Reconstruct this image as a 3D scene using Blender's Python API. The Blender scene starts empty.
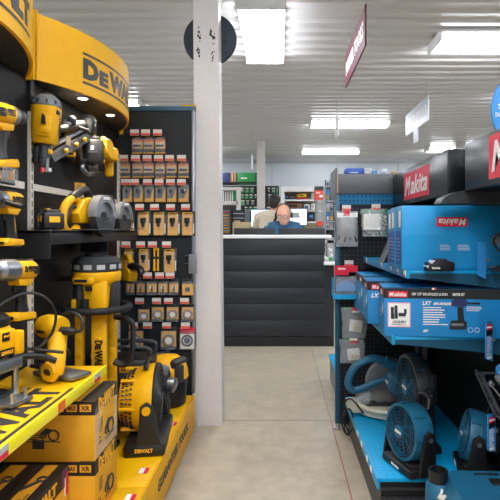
import bpy, bmesh, math, random
from mathutils import Vector as V, Matrix as M, Euler
random.seed(7)
S = bpy.context.scene
COL = S.collection
F, CX, CY, H = 500.0, 280.0, 231.0, 1.2
R = math.radians
def P(px, py, Y): return V(((px-CX)*Y/F, Y, H-(py-CY)*Y/F))
ORD = ['first','second','third','fourth','fifth','sixth','seventh','eighth','ninth','tenth']

# ---------------------------------------------------------------- materials
MATS = {}
def lin(h):
    if isinstance(h, str):
        h = h.lstrip('#'); h = [int(h[i:i+2],16)/255 for i in (0,2,4)]
    return [c/12.92 if c <= .04045 else ((c+.055)/1.055)**2.4 for c in h]
def mk(name, col, rough=.5, metal=0., var=.07, scale=25., bump=0., coat=0., spec=.5):
    m = bpy.data.materials.new(name); m.use_nodes = True
    nt = m.node_tree; b = nt.nodes['Principled BSDF']
    c = lin(col)
    tc = nt.nodes.new('ShaderNodeTexCoord'); nz = nt.nodes.new('ShaderNodeTexNoise')
    nz.inputs['Scale'].default_value = scale; nz.inputs['Detail'].default_value = 3
    nt.links.new(tc.outputs['Object'], nz.inputs['Vector'])
    mx = nt.nodes.new('ShaderNodeMix'); mx.data_type = 'RGBA'
    mx.inputs[6].default_value = [max(0,x*(1-var)) for x in c]+[1]
    mx.inputs[7].default_value = [min(1,x*(1+var)) for x in c]+[1]
    nt.links.new(nz.outputs['Fac'], mx.inputs[0])
    nt.links.new(mx.outputs[2], b.inputs['Base Color'])
    b.inputs['Roughness'].default_value = rough; b.inputs['Metallic'].default_value = metal
    b.inputs['Coat Weight'].default_value = coat
    b.inputs['Specular IOR Level'].default_value = spec
    if bump:
        bp = nt.nodes.new('ShaderNodeBump'); bp.inputs['Strength'].default_value = bump
        bp.inputs['Distance'].default_value = .003
        nt.links.new(nz.outputs['Fac'], bp.inputs['Height']); nt.links.new(bp.outputs[0], b.inputs['Normal'])
    m['mix'] = mx.name
    MATS[name] = m
    return m
def emit(name, col, st):
    m = bpy.data.materials.new(name); m.use_nodes = True
    b = m.node_tree.nodes['Principled BSDF']
    b.inputs['Base Color'].default_value = lin(col)+[1]
    b.inputs['Emission Color'].default_value = lin(col)+[1]
    b.inputs['Emission Strength'].default_value = st
    MATS[name] = m
    return m
def clear(name, col, tr=.7, rough=.12):
    m = bpy.data.materials.new(name); m.use_nodes = True
    nt = m.node_tree; b = nt.nodes['Principled BSDF']; out = nt.nodes['Material Output']
    b.inputs['Base Color'].default_value = lin(col)+[1]; b.inputs['Roughness'].default_value = rough
    t = nt.nodes.new('ShaderNodeBsdfTransparent'); mx = nt.nodes.new('ShaderNodeMixShader')
    nz = nt.nodes.new('ShaderNodeTexNoise'); nz.inputs['Scale'].default_value = 60
    tc = nt.nodes.new('ShaderNodeTexCoord'); nt.links.new(tc.outputs['Object'], nz.inputs['Vector'])
    bp = nt.nodes.new('ShaderNodeBump'); bp.inputs['Strength'].default_value = .5; bp.inputs['Distance'].default_value = .004
    nt.links.new(nz.outputs['Fac'], bp.inputs['Height']); nt.links.new(bp.outputs[0], b.inputs['Normal'])
    mx.inputs[0].default_value = 1-tr
    nt.links.new(t.outputs[0], mx.inputs[1]); nt.links.new(b.outputs[0], mx.inputs[2]); nt.links.new(mx.outputs[0], out.inputs[0])
    MATS[name] = m
def math_node(nt, op, a, b=None, c=None):
    n = nt.nodes.new('ShaderNodeMath'); n.operation = op
    for i, x in enumerate((a, b, c)):
        if x is None: continue
        if isinstance(x, (int, float)): n.inputs[i].default_value = x
        else: nt.links.new(x, n.inputs[i])
    return n.outputs[0]
def pegboard(name, col, hole, pitch=.025, rad=.0035, axes='YZ', rough=.5):
    m = mk(name, col, rough, spec=.22); nt = m.node_tree; b = nt.nodes['Principled BSDF']
    mx = nt.nodes[m['mix']]
    g = nt.nodes.new('ShaderNodeNewGeometry'); sp = nt.nodes.new('ShaderNodeSeparateXYZ')
    nt.links.new(g.outputs['Position'], sp.inputs[0])
    d = None
    for ax in axes:
        f = math_node(nt, 'FRACT', math_node(nt, 'MULTIPLY', sp.outputs[ax], 1/pitch))
        q = math_node(nt, 'POWER', math_node(nt, 'ABSOLUTE', math_node(nt, 'SUBTRACT', f, .5)), 2.0)
        d = q if d is None else math_node(nt, 'ADD', d, q)
    mask = math_node(nt, 'LESS_THAN', d, (rad/pitch)**2)
    m2 = nt.nodes.new('ShaderNodeMix'); m2.data_type = 'RGBA'
    nt.links.new(mask, m2.inputs[0]); nt.links.new(mx.outputs[2], m2.inputs[6]); m2.inputs[7].default_value = lin(hole)+[1]
    nt.links.new(m2.outputs[2], b.inputs['Base Color'])
for a in [('yellow','#DFA506',.5,0,.07,25,0,0,.3),('yellow_shelf','#E9B108',.4,0,.05,25,0,0,.35),('yellow_lip','#EFE01E',.3),('yellow_card','#E8A81E',.5),
          ('yellow_box','#D9A01E',.6),('black','#141517',.45),('black_box','#1A1A1B',.55),('rubber','#101113',.7),('charcoal','#2A2C30',.5),
          ('grey','#6E7175',.45),('light_grey','#A9ABAD',.5),('white','#E6E6E4',.5),('offwhite','#CFC9C6',.5),('cream','#D8CDB4',.7),
          ('teal','#1B5F7E',.42),('teal_dark','#144A64',.42),('teal_shelf','#0C98CE',.35),('box_blue','#1482C2',.5),('carton_blue','#1487BE',.42),('deep_blue','#1E4FA8',.5),
          ('red','#D41838',.5),('pink','#E9A9AE',.5),('orange','#E0662A',.5),('green','#2E8F4E',.5),('green_dark','#1F6A45',.5),('beige','#C9B48C',.65),
          ('brown','#7A4A34',.6),('skin','#D29A80',.55),('hair_white','#C9C7C4',.7),('hair_dark','#241C1A',.6),('denim','#2C3E5C',.8),
          ('dark_header','#0F1114',.25),('header_grey','#4A4D52',.4),('purple_red','#5F2B39',.55,0,.1,25,0,0,.2),('sign_grey','#BFC6D0',.45),('sign_blue','#2F86C9',.45),
          ('worktop','#E2E2E0',.35),('bone','#C5C0AC',.45),('mirror_back','#27313E',.6),('tan','#C3A27A',.6),('navy','#23305E',.5),('paper','#EDEBE4',.6),('guard_grey','#7F8184',.4),('tag_white','#CFC9C4',.4),('tag_red','#D4523F',.45)]:
    mk(*a)
mk('silver','#B9BCC0',.3,.9); mk('steel','#8A8D92',.35,.8); mk('dark_steel','#4D5054',.4,.7)
mk('rail_white','#CFC9BE',.45); mk('counter_dark','#24272D',.42,0,.25,8)
mk('shirt','#2B5672',.8,0,.75,38); mk('sweater','#CDBFA6',.85,0,.1,40,.4)
mk('cable','#151517',.5)
mk('grey_bag','#8C8A88',.55,0,.5,18,.6); mk('white_bits','#D9D8CF',.55,0,.35,90,.9)
mk('stars','#5A3350',.5,0,.9,90)
clear('film','#D9DEE2',.86); clear('blister','#B9BEC4',.80,.08); clear('cloudy','#D6DCE0',.74,.15)
emit('tube_light','#F4F8FF',11.0); emit('spot_disc','#FFF3DC',22.0); emit('screen','#C3D6F0',.72)
pegboard('peg_black','#17181A','#050505'); pegboard('peg_xz','#1A1D22','#55585C',.0254,.0032,'XZ')
pegboard('peg_dark_xz','#22272B','#0C0C0D',.0254,.003,'XZ'); pegboard('peg_blue','#155F86','#0A2638',.0254,.005,'XZ'); pegboard('peg_deck','#0C98CE','#0B4F70',.03,.0028,'XY',.38)
# ---------------------------------------------------------------- mesh builder
def spline(pts, k=6, closed=False):
    pts = [V(p) for p in pts]; n = len(pts); out = []
    for i in range(n if closed else n-1):
        g = (lambda j: pts[j % n]) if closed else (lambda j: pts[min(max(j,0),n-1)])
        a,b,c,d = g(i-1),g(i),g(i+1),g(i+2)
        for q in range(k):
            t = q/k
            out.append(.5*((2*b)+(c-a)*t+(2*a-5*b+4*c-d)*t*t+(3*b-a-3*c+d)*t**3))
    if not closed: out.append(pts[-1])
    return out
def frame(o, u, v):
    u = V(u).normalized(); v = V(v); v = (v-u*v.dot(u)).normalized(); w = u.cross(v)
    m = M.Identity(4)
    for i in range(3): m[i][0],m[i][1],m[i][2],m[i][3] = u[i],v[i],w[i],o[i]
    return m
class MB:
    def __init__(s, m='black', world=None, T=None):
        s.v=[]; s.f=[]; s.mi=[]; s.ml=[]; s.use(m)
        s.T = T or M.Identity(4)
        if world is not None: s.T = mat_of(world).inverted()
    def use(s, m):
        if m not in s.ml: s.ml.append(m)
        s.i = s.ml.index(m); return s
    def add(s, vs, fs):
        b = len(s.v); s.v += [s.T @ V(v) for v in vs]
        s.f += [tuple(i+b for i in f) for f in fs]; s.mi += [s.i]*len(fs); return s
    def addbm(s, bm):
        bm.verts.index_update()
        s.add([v.co.copy() for v in bm.verts], [[v.index for v in f.verts] for f in bm.faces]); bm.free(); return s
    def box(s, c, sz, bev=0, rot=(0,0,0), seg=2):
        bm = bmesh.new(); bmesh.ops.create_cube(bm, size=1)
        for v in bm.verts: v.co = V((v.co.x*sz[0], v.co.y*sz[1], v.co.z*sz[2]))
        if bev: bmesh.ops.bevel(bm, geom=bm.edges[:], offset=min(bev,min(sz)*.45), segments=seg, affect='EDGES', profile=.5)
        bmesh.ops.transform(bm, verts=bm.verts[:], matrix=M.Translation(V(c)) @ Euler([R(a) for a in rot]).to_matrix().to_4x4())
        return s.addbm(bm)
    def bb(s, x0, x1, y0, y1, z0, z1, bev=0): return s.box(((x0+x1)/2,(y0+y1)/2,(z0+z1)/2),(x1-x0,y1-y0,z1-z0),bev)
    def prism(s, pts, d, o=(0,0,0), u=(1,0,0), v=(0,0,1), bev=0):
        m = frame(V(o), u, v); n = len(pts)
        bm = bmesh.new()
        a = [bm.verts.new(m @ V((p[0],p[1],-d/2))) for p in pts]; b = [bm.verts.new(m @ V((p[0],p[1],d/2))) for p in pts]
        bm.faces.new(a[::-1]); bm.faces.new(b)
        for i in range(n): bm.faces.new((a[i],a[(i+1)%n],b[(i+1)%n],b[i]))
        if bev:
            es = [e for f in bm.faces[:] if len(f.verts)==n and n!=4 or f in (bm.faces[:][0],bm.faces[:][1]) for e in f.edges]
            bmesh.ops.bevel(bm, geom=list(set(es)), offset=bev, segments=2, affect='EDGES', profile=.5, clamp_overlap=True)
        return s.addbm(bm)
    def lathe(s, prof, o=(0,0,0), ax=(0,0,1), n=28, sc=(1,1), a0=0, a1=360, cap=True):
        ax = V(ax).normalized(); u = ax.orthogonal().normalized() if abs(ax.z) > .99 else V((0,0,1)).cross(ax).normalized()
        w = ax.cross(u); o = V(o); full = abs(a1-a0) >= 360; vs=[]; fs=[]
        k = n if full else n+1
        for r,h in prof:
            for j in range(k):
                t = R(a0+(a1-a0)*j/n); vs.append(o+ax*h+u*(r*math.cos(t)*sc[0])+w*(r*math.sin(t)*sc[1]))
        for i in range(len(prof)-1):
            for j in range(n if full else n):
                a=i*k+j; b=i*k+(j+1)%k
                fs.append((a,b,b+k,a+k))
        if full and cap:
            fs.append(tuple(range(k))[::-1]); fs.append(tuple(range((len(prof)-1)*k,len(prof)*k)))
        return s.add(vs, fs)
    def cyl(s, p0, p1, r, r1=None, n=20, bev=0):
        p0=V(p0); p1=V(p1); L=(p1-p0).length; r1 = r if r1 is None else r1
        pr = [(r,0),(r1,L)] if not bev else [(r-bev,0),(r,bev),(r1,L-bev),(r1-bev,L)]
        return s.lathe(pr, p0, p1-p0, n)
    def ring(s, o, ax, r, t, n=40, k=6, sc=(1,1)):
        ax=V(ax).normalized(); u = ax.orthogonal().normalized() if abs(ax.z) > .99 else V((0,0,1)).cross(ax).normalized(); w=ax.cross(u)
        return s.tube([V(o)+u*(r*sc[0]*math.cos(2*math.pi*i/n))+w*(r*sc[1]*math.sin(2*math.pi*i/n)) for i in range(n)], t, k, True)
    def tube(s, pts, r, n=8, closed=False, flat=1.0):
        pts=[V(p) for p in pts]; N=len(pts); vs=[]; fs=[]; up=None
        rs = r if isinstance(r,(list,tuple)) else [r]*N
        for i,p in enumerate(pts):
            a = pts[(i-1)%N] if (closed or i>0) else p; b = pts[(i+1)%N] if (closed or i<N-1) else p
            t=(b-a).normalized()
            if up is None: up = t.orthogonal().normalized()
            up=(up-t*up.dot(t)).normalized(); w=t.cross(up)
            for j in range(n):
                q=2*math.pi*j/n; vs.append(p+up*(rs[i]*math.cos(q))+w*(rs[i]*flat*math.sin(q)))
        for i in range(N if closed else N-1):
            for j in range(n):
                a=i*n+j; b=i*n+(j+1)%n; c=((i+1)%N)*n
                fs.append((a,b,c+(j+1)%n,c+j))
        if not closed: fs += [tuple(range(n))[::-1], tuple(range((N-1)*n,N*n))]
        return s.add(vs, fs)
    def sph(s, c, r, n=20, m=12, rot=(0,0,0)):
        r = r if isinstance(r,(tuple,list)) else (r,r,r)
        E = Euler([R(a) for a in rot]).to_matrix(); vs=[]; fs=[]
        for i in range(m+1):
            p=math.pi*i/m
            for j in range(n):
                q=2*math.pi*j/n
                vs.append(V(c)+E@V((r[0]*math.sin(p)*math.cos(q),r[1]*math.sin(p)*math.sin(q),r[2]*math.cos(p))))
        for i in range(m):
            for j in range(n): fs.append((i*n+j,(i+1)*n+j,(i+1)*n+(j+1)%n,i*n+(j+1)%n))
        return s.add(vs, fs)
    def loft(s, rings):
        n=len(rings[0]); vs=[p for r in rings for p in r]; fs=[]
        for i in range(len(rings)-1):
            for j in range(n): fs.append((i*n+j,i*n+(j+1)%n,(i+1)*n+(j+1)%n,(i+1)*n+j))
        fs += [tuple(range(n))[::-1], tuple(range((len(rings)-1)*n,len(rings)*n))]
        return s.add(vs, fs)
    def text(s, body, w, h, o, u, v, bold=.02, shear=0., ext=.0012, fn=None):
        """letters centred on o, u across, v up, scaled into w x h"""
        cu = bpy.data.curves.new('t','FONT'); cu.body=body; cu.resolution_u=2; cu.offset=bold; cu.shear=shear; cu.extrude=.01
        ob = bpy.data.objects.new('t',cu); me = bpy.data.meshes.new_from_object(ob)
        vs=[x.co.copy() for x in me.vertices]; fs=[list(p.vertices) for p in me.polygons]
        bpy.data.objects.remove(ob); bpy.data.curves.remove(cu); bpy.data.meshes.remove(me)
        if not vs: return s
        x0=min(p.x for p in vs); x1=max(p.x for p in vs); y0=min(p.y for p in vs); y1=max(p.y for p in vs)
        m = frame(V(o),u,v); out=[]
        for p in vs:
            q=V(((p.x-(x0+x1)/2)/(x1-x0)*w, (p.y-(y0+y1)/2)/(y1-y0)*h, p.z/.01*ext))
            out.append(fn(q) if fn else m @ q)
        return s.add(out, fs)
    def dw(s, w, h, o, u, v, bars=True, bold=.06, ext=.0012, fn=None):
        """bold wordmark with a small capital E and a rule above and below"""
        u=V(u); v=V(v); o=V(o); W=V
        hh = h*.66 if bars else h
        def tx(b,cx,cy,ww,hx):
            if fn: s.text(b,ww,hx,o,u,v,bold,0,ext,lambda q:fn(W((q.x+cx,q.y+cy,q.z))))
            else: s.text(b,ww,hx,o+u*cx+v*cy,u,v,bold,0,ext)
        tx('D',-w*.41,0,w*.17,hh); tx('E',-w*.255,-hh*.12,w*.12,hh*.76); tx('WALT',w*.155,0,w*.67,hh)
        if bars:
            for k in (-1,1):
                n=12; pts=[]; vs=[]; fs=[]
                for i in range(n+1):
                    for t in (-.04,.04):
                        q=W((-w*.5+w*i/n, k*h*.46+t*h, ext)); vs.append(fn(q) if fn else o+u*q.x+v*q.y+u.cross(v)*ext)
                fs=[(2*i,2*i+2,2*i+3,2*i+1) for i in range(n)]
                s.add(vs,fs)
        return s
    def mk(s, w, h, o, u, v, text='white', ground='red', ext=.001):
        """white sloping lettering on a red panel"""
        u=V(u).normalized(); v=V(v).normalized(); n=u.cross(v); o=V(o)
        if ground: s.use(ground).prism([(-w/2,-h/2),(w/2,-h/2),(w/2,h/2),(-w/2,h/2)], ext, o+n*ext*.5, u, v)
        s.use(text).text('M',w*.24,h*.70,o-u*w*.33+n*ext*1.2,u,v,.035,.25,ext*.4)
        s.text('akita',w*.64,h*.68,o+u*w*.12+n*ext*1.2,u,v,.022,.25,ext*.4)
        return s
    def lines(s, w, h, n, o, u, v, ext=.0006, seed=1):
        """rows of small print too fine to read"""
        rr=random.Random(seed); u=V(u).normalized(); v=V(v).normalized()
        for i in range(n):
            L=w*rr.uniform(.6,1); s.prism([(0,-h/n*.2),(L,-h/n*.2),(L,h/n*.2),(0,h/n*.2)],ext,V(o)+v*(h/2-h*(i+.5)/n)-u*w/2,u,v)
        return s
    def mesh(s, name):
        me=bpy.data.meshes.new(name); me.from_pydata([tuple(v) for v in s.v],[],s.f)
        for m in s.ml: me.materials.append(MATS[m])
        me.polygons.foreach_set('material_index',s.mi)
        bm=bmesh.new(); bm.from_mesh(me); bmesh.ops.recalc_face_normals(bm,faces=bm.faces[:]); bm.to_mesh(me); bm.free()
        me.shade_smooth(); me.set_sharp_from_angle(angle=R(38)); me.update()
        return me
def mat_of(o): return M.LocRotScale(o.location, o.rotation_euler, o.scale)
def obj(name, mb, parent=None, label=None):
    o=bpy.data.objects.new(name, mb.mesh(name)); COL.objects.link(o)
    if parent: o.parent=parent
    if label: o['label']=label
    return o
def tag(o, label, cat, group=None):
    o['label']=label; o['category']=cat
    if group: o['group']=group
    return o
def thing(name, label, cat, loc=(0,0,0), rot=(0,0,0), group=None, sc=1.):
    o=bpy.data.objects.new(name,None); COL.objects.link(o); o.empty_display_size=.05
    o.location=loc; o.rotation_euler=[R(a) for a in rot]; o.scale=(sc,sc,sc)
    return tag(o,label,cat,group)
def struct(name, mb, label=None, parent=None):
    o=obj(name,mb,parent); o['kind']='structure'
    if label: o['label']=label
    return o
def dup(root, loc, rot=None, label=None):
    r=root.copy(); COL.objects.link(r); r.location=loc
    if rot is not None: r.rotation_euler=[R(a) for a in rot]
    if label: r['label']=label
    for ch in list(root.children):
        c=ch.copy(); COL.objects.link(c); c.parent=r
        for g in list(ch.children):
            d=g.copy(); COL.objects.link(d); d.parent=c
    return r
X,Yv,Z = V((1,0,0)),V((0,1,0)),V((0,0,1))
# ---------------------------------------------------------------- room
RX0,RX1,RY0,RY1,CZ = -4.6,5.4,-3.6,12.3,3.0
def floor_mat():
    m=mk('concrete','#ABA18F',.38,0,.10,2.2); nt=m.node_tree; b=nt.nodes['Principled BSDF']; mx=nt.nodes[m['mix']]
    g=nt.nodes.new('ShaderNodeNewGeometry'); sp=nt.nodes.new('ShaderNodeSeparateXYZ'); nt.links.new(g.outputs['Position'],sp.inputs[0])
    nz=nt.nodes.new('ShaderNodeTexNoise'); nz.inputs['Scale'].default_value=9; nz.inputs['Detail'].default_value=6; nz.inputs['Roughness'].default_value=.65
    nt.links.new(g.outputs['Position'],nz.inputs['Vector'])
    rp=nt.nodes.new('ShaderNodeValToRGB'); rp.color_ramp.elements[0].position=.3; rp.color_ramp.elements[1].position=.75
    rp.color_ramp.elements[0].color=(.76,.75,.73,1); rp.color_ramp.elements[1].color=(1.12,1.1,1.08,1)
    nt.links.new(nz.outputs['Fac'],rp.inputs[0])
    mu=nt.nodes.new('ShaderNodeMix'); mu.data_type='RGBA'; mu.blend_type='MULTIPLY'; mu.inputs[0].default_value=1
    nt.links.new(mx.outputs[2],mu.inputs[6]); nt.links.new(rp.outputs[0],mu.inputs[7])
    # small stains
    vo=nt.nodes.new('ShaderNodeTexVoronoi'); vo.inputs['Scale'].default_value=3.1; nt.links.new(g.outputs['Position'],vo.inputs['Vector'])
    st=math_node(nt,'MULTIPLY',math_node(nt,'LESS_THAN',vo.outputs['Distance'],.04),.45)
    m1=nt.nodes.new('ShaderNodeMix'); m1.data_type='RGBA'; nt.links.new(st,m1.inputs[0]); nt.links.new(mu.outputs[2],m1.inputs[6]); m1.inputs[7].default_value=(.16,.14,.12,1)
    # sawn joints and the red snapped line
    near=math_node(nt,'LESS_THAN',sp.outputs['Y'],3.17)
    jx=math_node(nt,'LESS_THAN',math_node(nt,'ABSOLUTE',math_node(nt,'SUBTRACT',sp.outputs['X'],.322)),.0035)
    jy=math_node(nt,'LESS_THAN',math_node(nt,'ABSOLUTE',math_node(nt,'SUBTRACT',sp.outputs['Y'],3.17)),.008)
    red=math_node(nt,'MULTIPLY',jx,near); j=math_node(nt,'MULTIPLY',math_node(nt,'MAXIMUM',jx,jy),.65)
    m2=nt.nodes.new('ShaderNodeMix'); m2.data_type='RGBA'; nt.links.new(j,m2.inputs[0]); nt.links.new(m1.outputs[2],m2.inputs[6]); m2.inputs[7].default_value=(.14,.12,.10,1)
    m3=nt.nodes.new('ShaderNodeMix'); m3.data_type='RGBA'; nt.links.new(math_node(nt,'MULTIPLY',red,.7),m3.inputs[0]); nt.links.new(m2.outputs[2],m3.inputs[6]); m3.inputs[7].default_value=(.33,.05,.05,1)
    nt.links.new(m3.outputs[2],b.inputs['Base Color'])
    rr=nt.nodes.new('ShaderNodeMapRange'); rr.inputs[3].default_value=.3; rr.inputs[4].default_value=.55; nt.links.new(nz.outputs['Fac'],rr.inputs[0]); nt.links.new(rr.outputs[0],b.inputs['Roughness'])
floor_mat()
mk('ceiling_metal','#D2D1D0',.28,.0,.04,.6); mk('wall_paint','#BCC3C8',.4,0,.04,1.5)
mb=MB('concrete'); mb.bb(RX0,RX1,RY0,RY1,-.1,0); struct('floor',mb)
# ribbed metal ceiling, ribs across the aisle
mb=MB('ceiling_metal'); prof=[]; y=RY0; pt=.19
while y<RY1:
    prof += [(y,CZ),(y+.05,CZ),(y+.07,CZ-.028),(y+.12,CZ-.028),(y+.14,CZ)]; y+=pt
prof.append((y,CZ)); vs=[]; n=len(prof)
for (yy,zz) in prof: vs += [(RX0,yy,zz),(RX1,yy,zz)]
mb.add(vs,[(2*i,2*i+1,2*i+3,2*i+2) for i in range(n-1)]); struct('ceiling',mb)
mb=MB('wall_paint'); mb.bb(RX0-.1,RX1+.1,RY1,RY1+.1,0,CZ+.05)
mb.use('light_grey')
for xx in (-3.2,-.2,1.42,2.9): mb.bb(xx-.01,xx+.01,RY1-.006,RY1,0,CZ)
mb.bb(RX0,RX1,RY1-.03,RY1,2.86,2.93); struct('wall_back',mb)
for nm,a in (('wall_left',(RX0-.1,RX0,RY0,RY1)),('wall_right',(RX1,RX1+.1,RY0,RY1)),('wall_front',(RX0,RX1,RY0-.1,RY0))):
    mb=MB('wall_paint'); mb.bb(*a,0,CZ+.05); struct(nm,mb)
# ceiling lights
def fixture(x,y,along,label,on=True):
    t=thing('ceiling_light',label,'light',(x,y,CZ-.028),(0,0,90 if along=='y' else 0),'long ceiling lights')
    mb=MB('white'); mb.bb(-.63,.63,-.19,.19,-.02,0); mb.bb(-.64,-.615,-.19,.19,-.085,0,.004); mb.bb(.615,.64,-.19,.19,-.085,0,.004); obj('housing',mb,t)
    mb=MB('tube_light'); mb.prism([(-.18,0),(.18,0),(.18,-.025),(.14,-.06),(-.14,-.06),(-.18,-.025)],1.228,(0,0,-.02),(0,1,0),(0,0,1)); obj('diffuser',mb,t)
    return t
fixture(-.15,4.43,'y','long ceiling light beside the top of the white pillar')
fixture(1.12,8.1,'x','long crosswise ceiling light with the white hanging sign in front').scale.y=.8
fixture(1.12,11.1,'x','small far ceiling light just behind the long crosswise one').scale=(1,.5,.7)
fixture(2.05,4.6,'x','long ceiling light cut off by the edge, above the black headers')
fixture(3.75,10.6,'x','far ceiling light seen above the black header beside the small column')
fixture(-2.52,6.85,'x','far ceiling light showing above the yellow curved header')
for x,y,d in ((.75,1.15,'x'),(-.15,-.1,'y'),(-.9,-1.1,'x'),(2.05,1.6,'x'),(2.05,-1.2,'x'),(-2.9,1.0,'x'),(3.5,6.2,'x'),(-3.4,4.6,'x'),(-3.5,9.0,'x'),(3.6,3.2,'x'),(-2.2,-1.6,'x'),(-.15,-2.4,'y'),(-1.9,10.2,'x')):  # unseen fixtures added to brighten the aisle, pillar and far ceiling
    fixture(x,y,d,'added ceiling light out of view, put in to brighten the shop')
# white pillar
mb=MB('offwhite'); a=.024
def skew(mb,x0,x1,y0,y1,z1,dx):
    mb.add([(x0,y0,0),(x1,y0,0),(x1,y1,0),(x0,y1,0),(x0-dx,y0,z1),(x1-dx,y0,z1),(x1-dx,y1,z1),(x0-dx,y1,z1)],
           [(0,1,2,3),(4,5,6,7),(0,1,5,4),(1,2,6,5),(2,3,7,6),(3,0,4,7)])
skew(mb,-.511,-.357,3.077,3.23,CZ,.028)
pl=struct('support_pillar',mb,'white square steel pillar with chipped paint near its top')
mb=MB('charcoal'); rr=random.Random(3)
for cx,cy,n,sx,sy in ((199,34,6,2,5),(212,33,12,2.5,5),(213,42,5,1.6,4),(198.5,49,9,1.2,9),(213,55,7,2,5)):
    for i in range(n):
        p=P(cx+rr.gauss(0,sx*.6),cy+rr.gauss(0,sy*.6),3.0765); r=rr.uniform(.003,.009)
        mb.prism([(r*rr.uniform(.5,1.2)*math.cos(t*1.05),r*rr.uniform(.6,1.8)*math.sin(t*1.05)) for t in range(6)],.0006,p)
obj('paint_chips',mb,pl)
# far columns
for x0,x1,y0,lab in ((-.455,-.30,9.9,'thin white column behind the desk, in front of the green pegboard'),(3.5,3.7,9.95,'short stretch of white column above the black headers')):
    mb=MB('offwhite'); mb.bb(x0,x1,y0,y0+.16,0,CZ); struct('far_column',mb,lab)
# round mirror back
t=thing('convex_mirror','dark round back of a convex mirror fixed behind the top of the white pillar','mirror',P(209.5,38,3.25))
mb=MB('mirror_back'); mb.lathe([(.01,-.02),(.12,-.02),(.168,-.005),(.175,.01),(.17,.018),(.12,.06),(.02,.085)],(0,.02,0),(0,1,0),48); obj('mirror_dish',mb,t)
mb=MB('charcoal'); mb.bb(-.11,-.085,-.012,0,-.02,.02); mb.bb(.085,.11,-.012,0,-.02,.02); obj('fixing_screw',mb,t)
# hanging signs
def hsign(name,label,x,y0,y1,z0,z1,board,body,tcol,xr=None,tail=False):
    x1 = xr if xr is not None else x
    t=thing(name,label,'sign',((x+x1)/2,(y0+y1)/2,z1)); mb=MB(board,t)
    u=V((x1-x,y1-y0,0)); L=u.length; u.normalize(); c=V(((x+x1)/2,(y0+y1)/2,(z0+z1)/2)); v=Z
    mb.prism([(-L/2,-(z1-z0)/2),(L/2,-(z1-z0)/2),(L/2,(z1-z0)/2),(-L/2,(z1-z0)/2)],.012,c,u,v); obj('board',mb,t)
    if body:
        mb=MB(tcol,t); n=u.cross(v)
        for k,(uu,nn) in enumerate(((-u,-n),)): mb.text(body,L*.86,(z1-z0)*.42,c+nn*.007,uu,v,.03)
        obj('lettering',mb,t)
    mb=MB('light_grey',t)
    for q in (-.4,.4): mb.cyl(c+u*L*q+Z*(z1-z0)/2,V((c.x+u.x*L*q,c.y+u.y*L*q,CZ-.02)),.003,n=6)
    obj('hanger_wire',mb,t)
    return t
hsign('hanging_sign','maroon hanging sign with white capitals, nearest of the hanging signs',.6,3.5,4.56,2.5,2.79,'purple_red','POWER TOOLS','paper')
t=hsign('hanging_sign','pale grey hanging sign with a small tag below, above the black headers',1.74,5.85,6.9,2.5,2.79,'sign_grey','HAND TOOLS','white')
mb=MB('sign_grey',t); mb.bb(1.736,1.744,6.3,6.5,2.33,2.5); obj('tag',mb,t)
for px,y0,y1,Y,lab in ((337,115,137,6.6,'thin white hanging sign seen edge-on in front of the long crosswise light'),(252,156,170,8.8,'thin white hanging sign seen edge-on beside the thin far column')):
    p=P(px,(y0+y1)/2,Y); hh=(y1-y0)*Y/F
    t=thing('edge_on_sign',lab,'sign',(p.x,Y,p.z+hh/2))
    mb=MB('white',t); mb.bb(p.x-.012,p.x+.012,Y-.12,Y+.12,p.z-hh/2,p.z+hh/2); obj('board',mb,t)
    mb=MB('light_grey',t); mb.cyl((p.x,Y,p.z+hh/2),(p.x,Y,CZ-.02),.003,n=6); obj('hanger_wire',mb,t)
t=thing('blue_hanging_sign','rounded blue hanging sign cut off at the edge above the nearer black header','sign',(1.46,3.0,2.15))
mb=MB('sign_blue',t); c=P(514,110,3.0); mb.lathe([(.001,-.006),(.135,-.008),(.14,0),(.135,.008),(.001,.006)],c,(0,1,0),40,sc=(1,1.45)); obj('board',mb,t)
mb=MB('white',t); mb.text('S',.03,.035,c+V((-.085,-.011,.02)),X,Z,.02); mb.text('DUST',.05,.025,c+V((-.09,-.011,-.03)),X,Z,.02); obj('lettering',mb,t)
mb=MB('light_grey',t); mb.cyl(c+V((0,0,.19)),(c.x,c.y,CZ-.02),.003,n=6); obj('hanger_wire',mb,t)
# ---------------------------------------------------------------- service counter
t=thing('service_counter','long dark boarded service counter with a white top','counter',(-.3,5.2,0))
mb=MB('counter_dark',t)
for i in range(6): mb.bb(-1.4,.462,5.2,5.24,.105+i*.1695,.105+(i+1)*.1695-.005,.003)
mb.bb(.462,.56,5.2,5.24,.105,.85); mb.bb(-1.4,.56,5.21,5.24,0,1.16-.0) if False else mb.bb(-1.4,.462,5.212,5.25,.1,1.122)
obj('front_boards',mb,t)
mb=MB('black',t); mb.bb(-1.4,.56,5.196,5.25,0,.10); obj('skirting_board',mb,t)
mb=MB('worktop',t); mb.bb(-1.42,.535,5.17,5.5,1.122,1.158,.004); obj('countertop',mb,t)
mb=MB('white',t); mb.bb(.452,.60,5.12,5.34,.85,.875,.003); obj('side_ledge',mb,t)
mb=MB('white',t); mb.bb(-1.4,.54,5.5,5.9,.86,.9); mb.bb(-1.4,-1.36,5.25,5.9,0,.86); mb.bb(.5,.54,5.25,5.9,0,.85); obj('inner_desk',mb,t)
t=thing('bottle','small clear bottle on the white side ledge of the dark counter','bottle',P(331,262,5.22)); t.location.z=.876
mb=MB('cloudy'); mb.lathe([(.022,0),(.025,.01),(.025,.08),(.01,.1),(.01,.115)],n=16); obj('bottle_body',mb,t)
mb=MB('green'); mb.lathe([(.0255,.02),(.0255,.05)],n=16); obj('bottle_label',mb,t)
mb=MB('white'); mb.cyl((0,0,.115),(0,0,.135),.012); mb.bb(-.03,0,-.005,.005,.133,.142); obj('pump_cap',mb,t)
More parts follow.
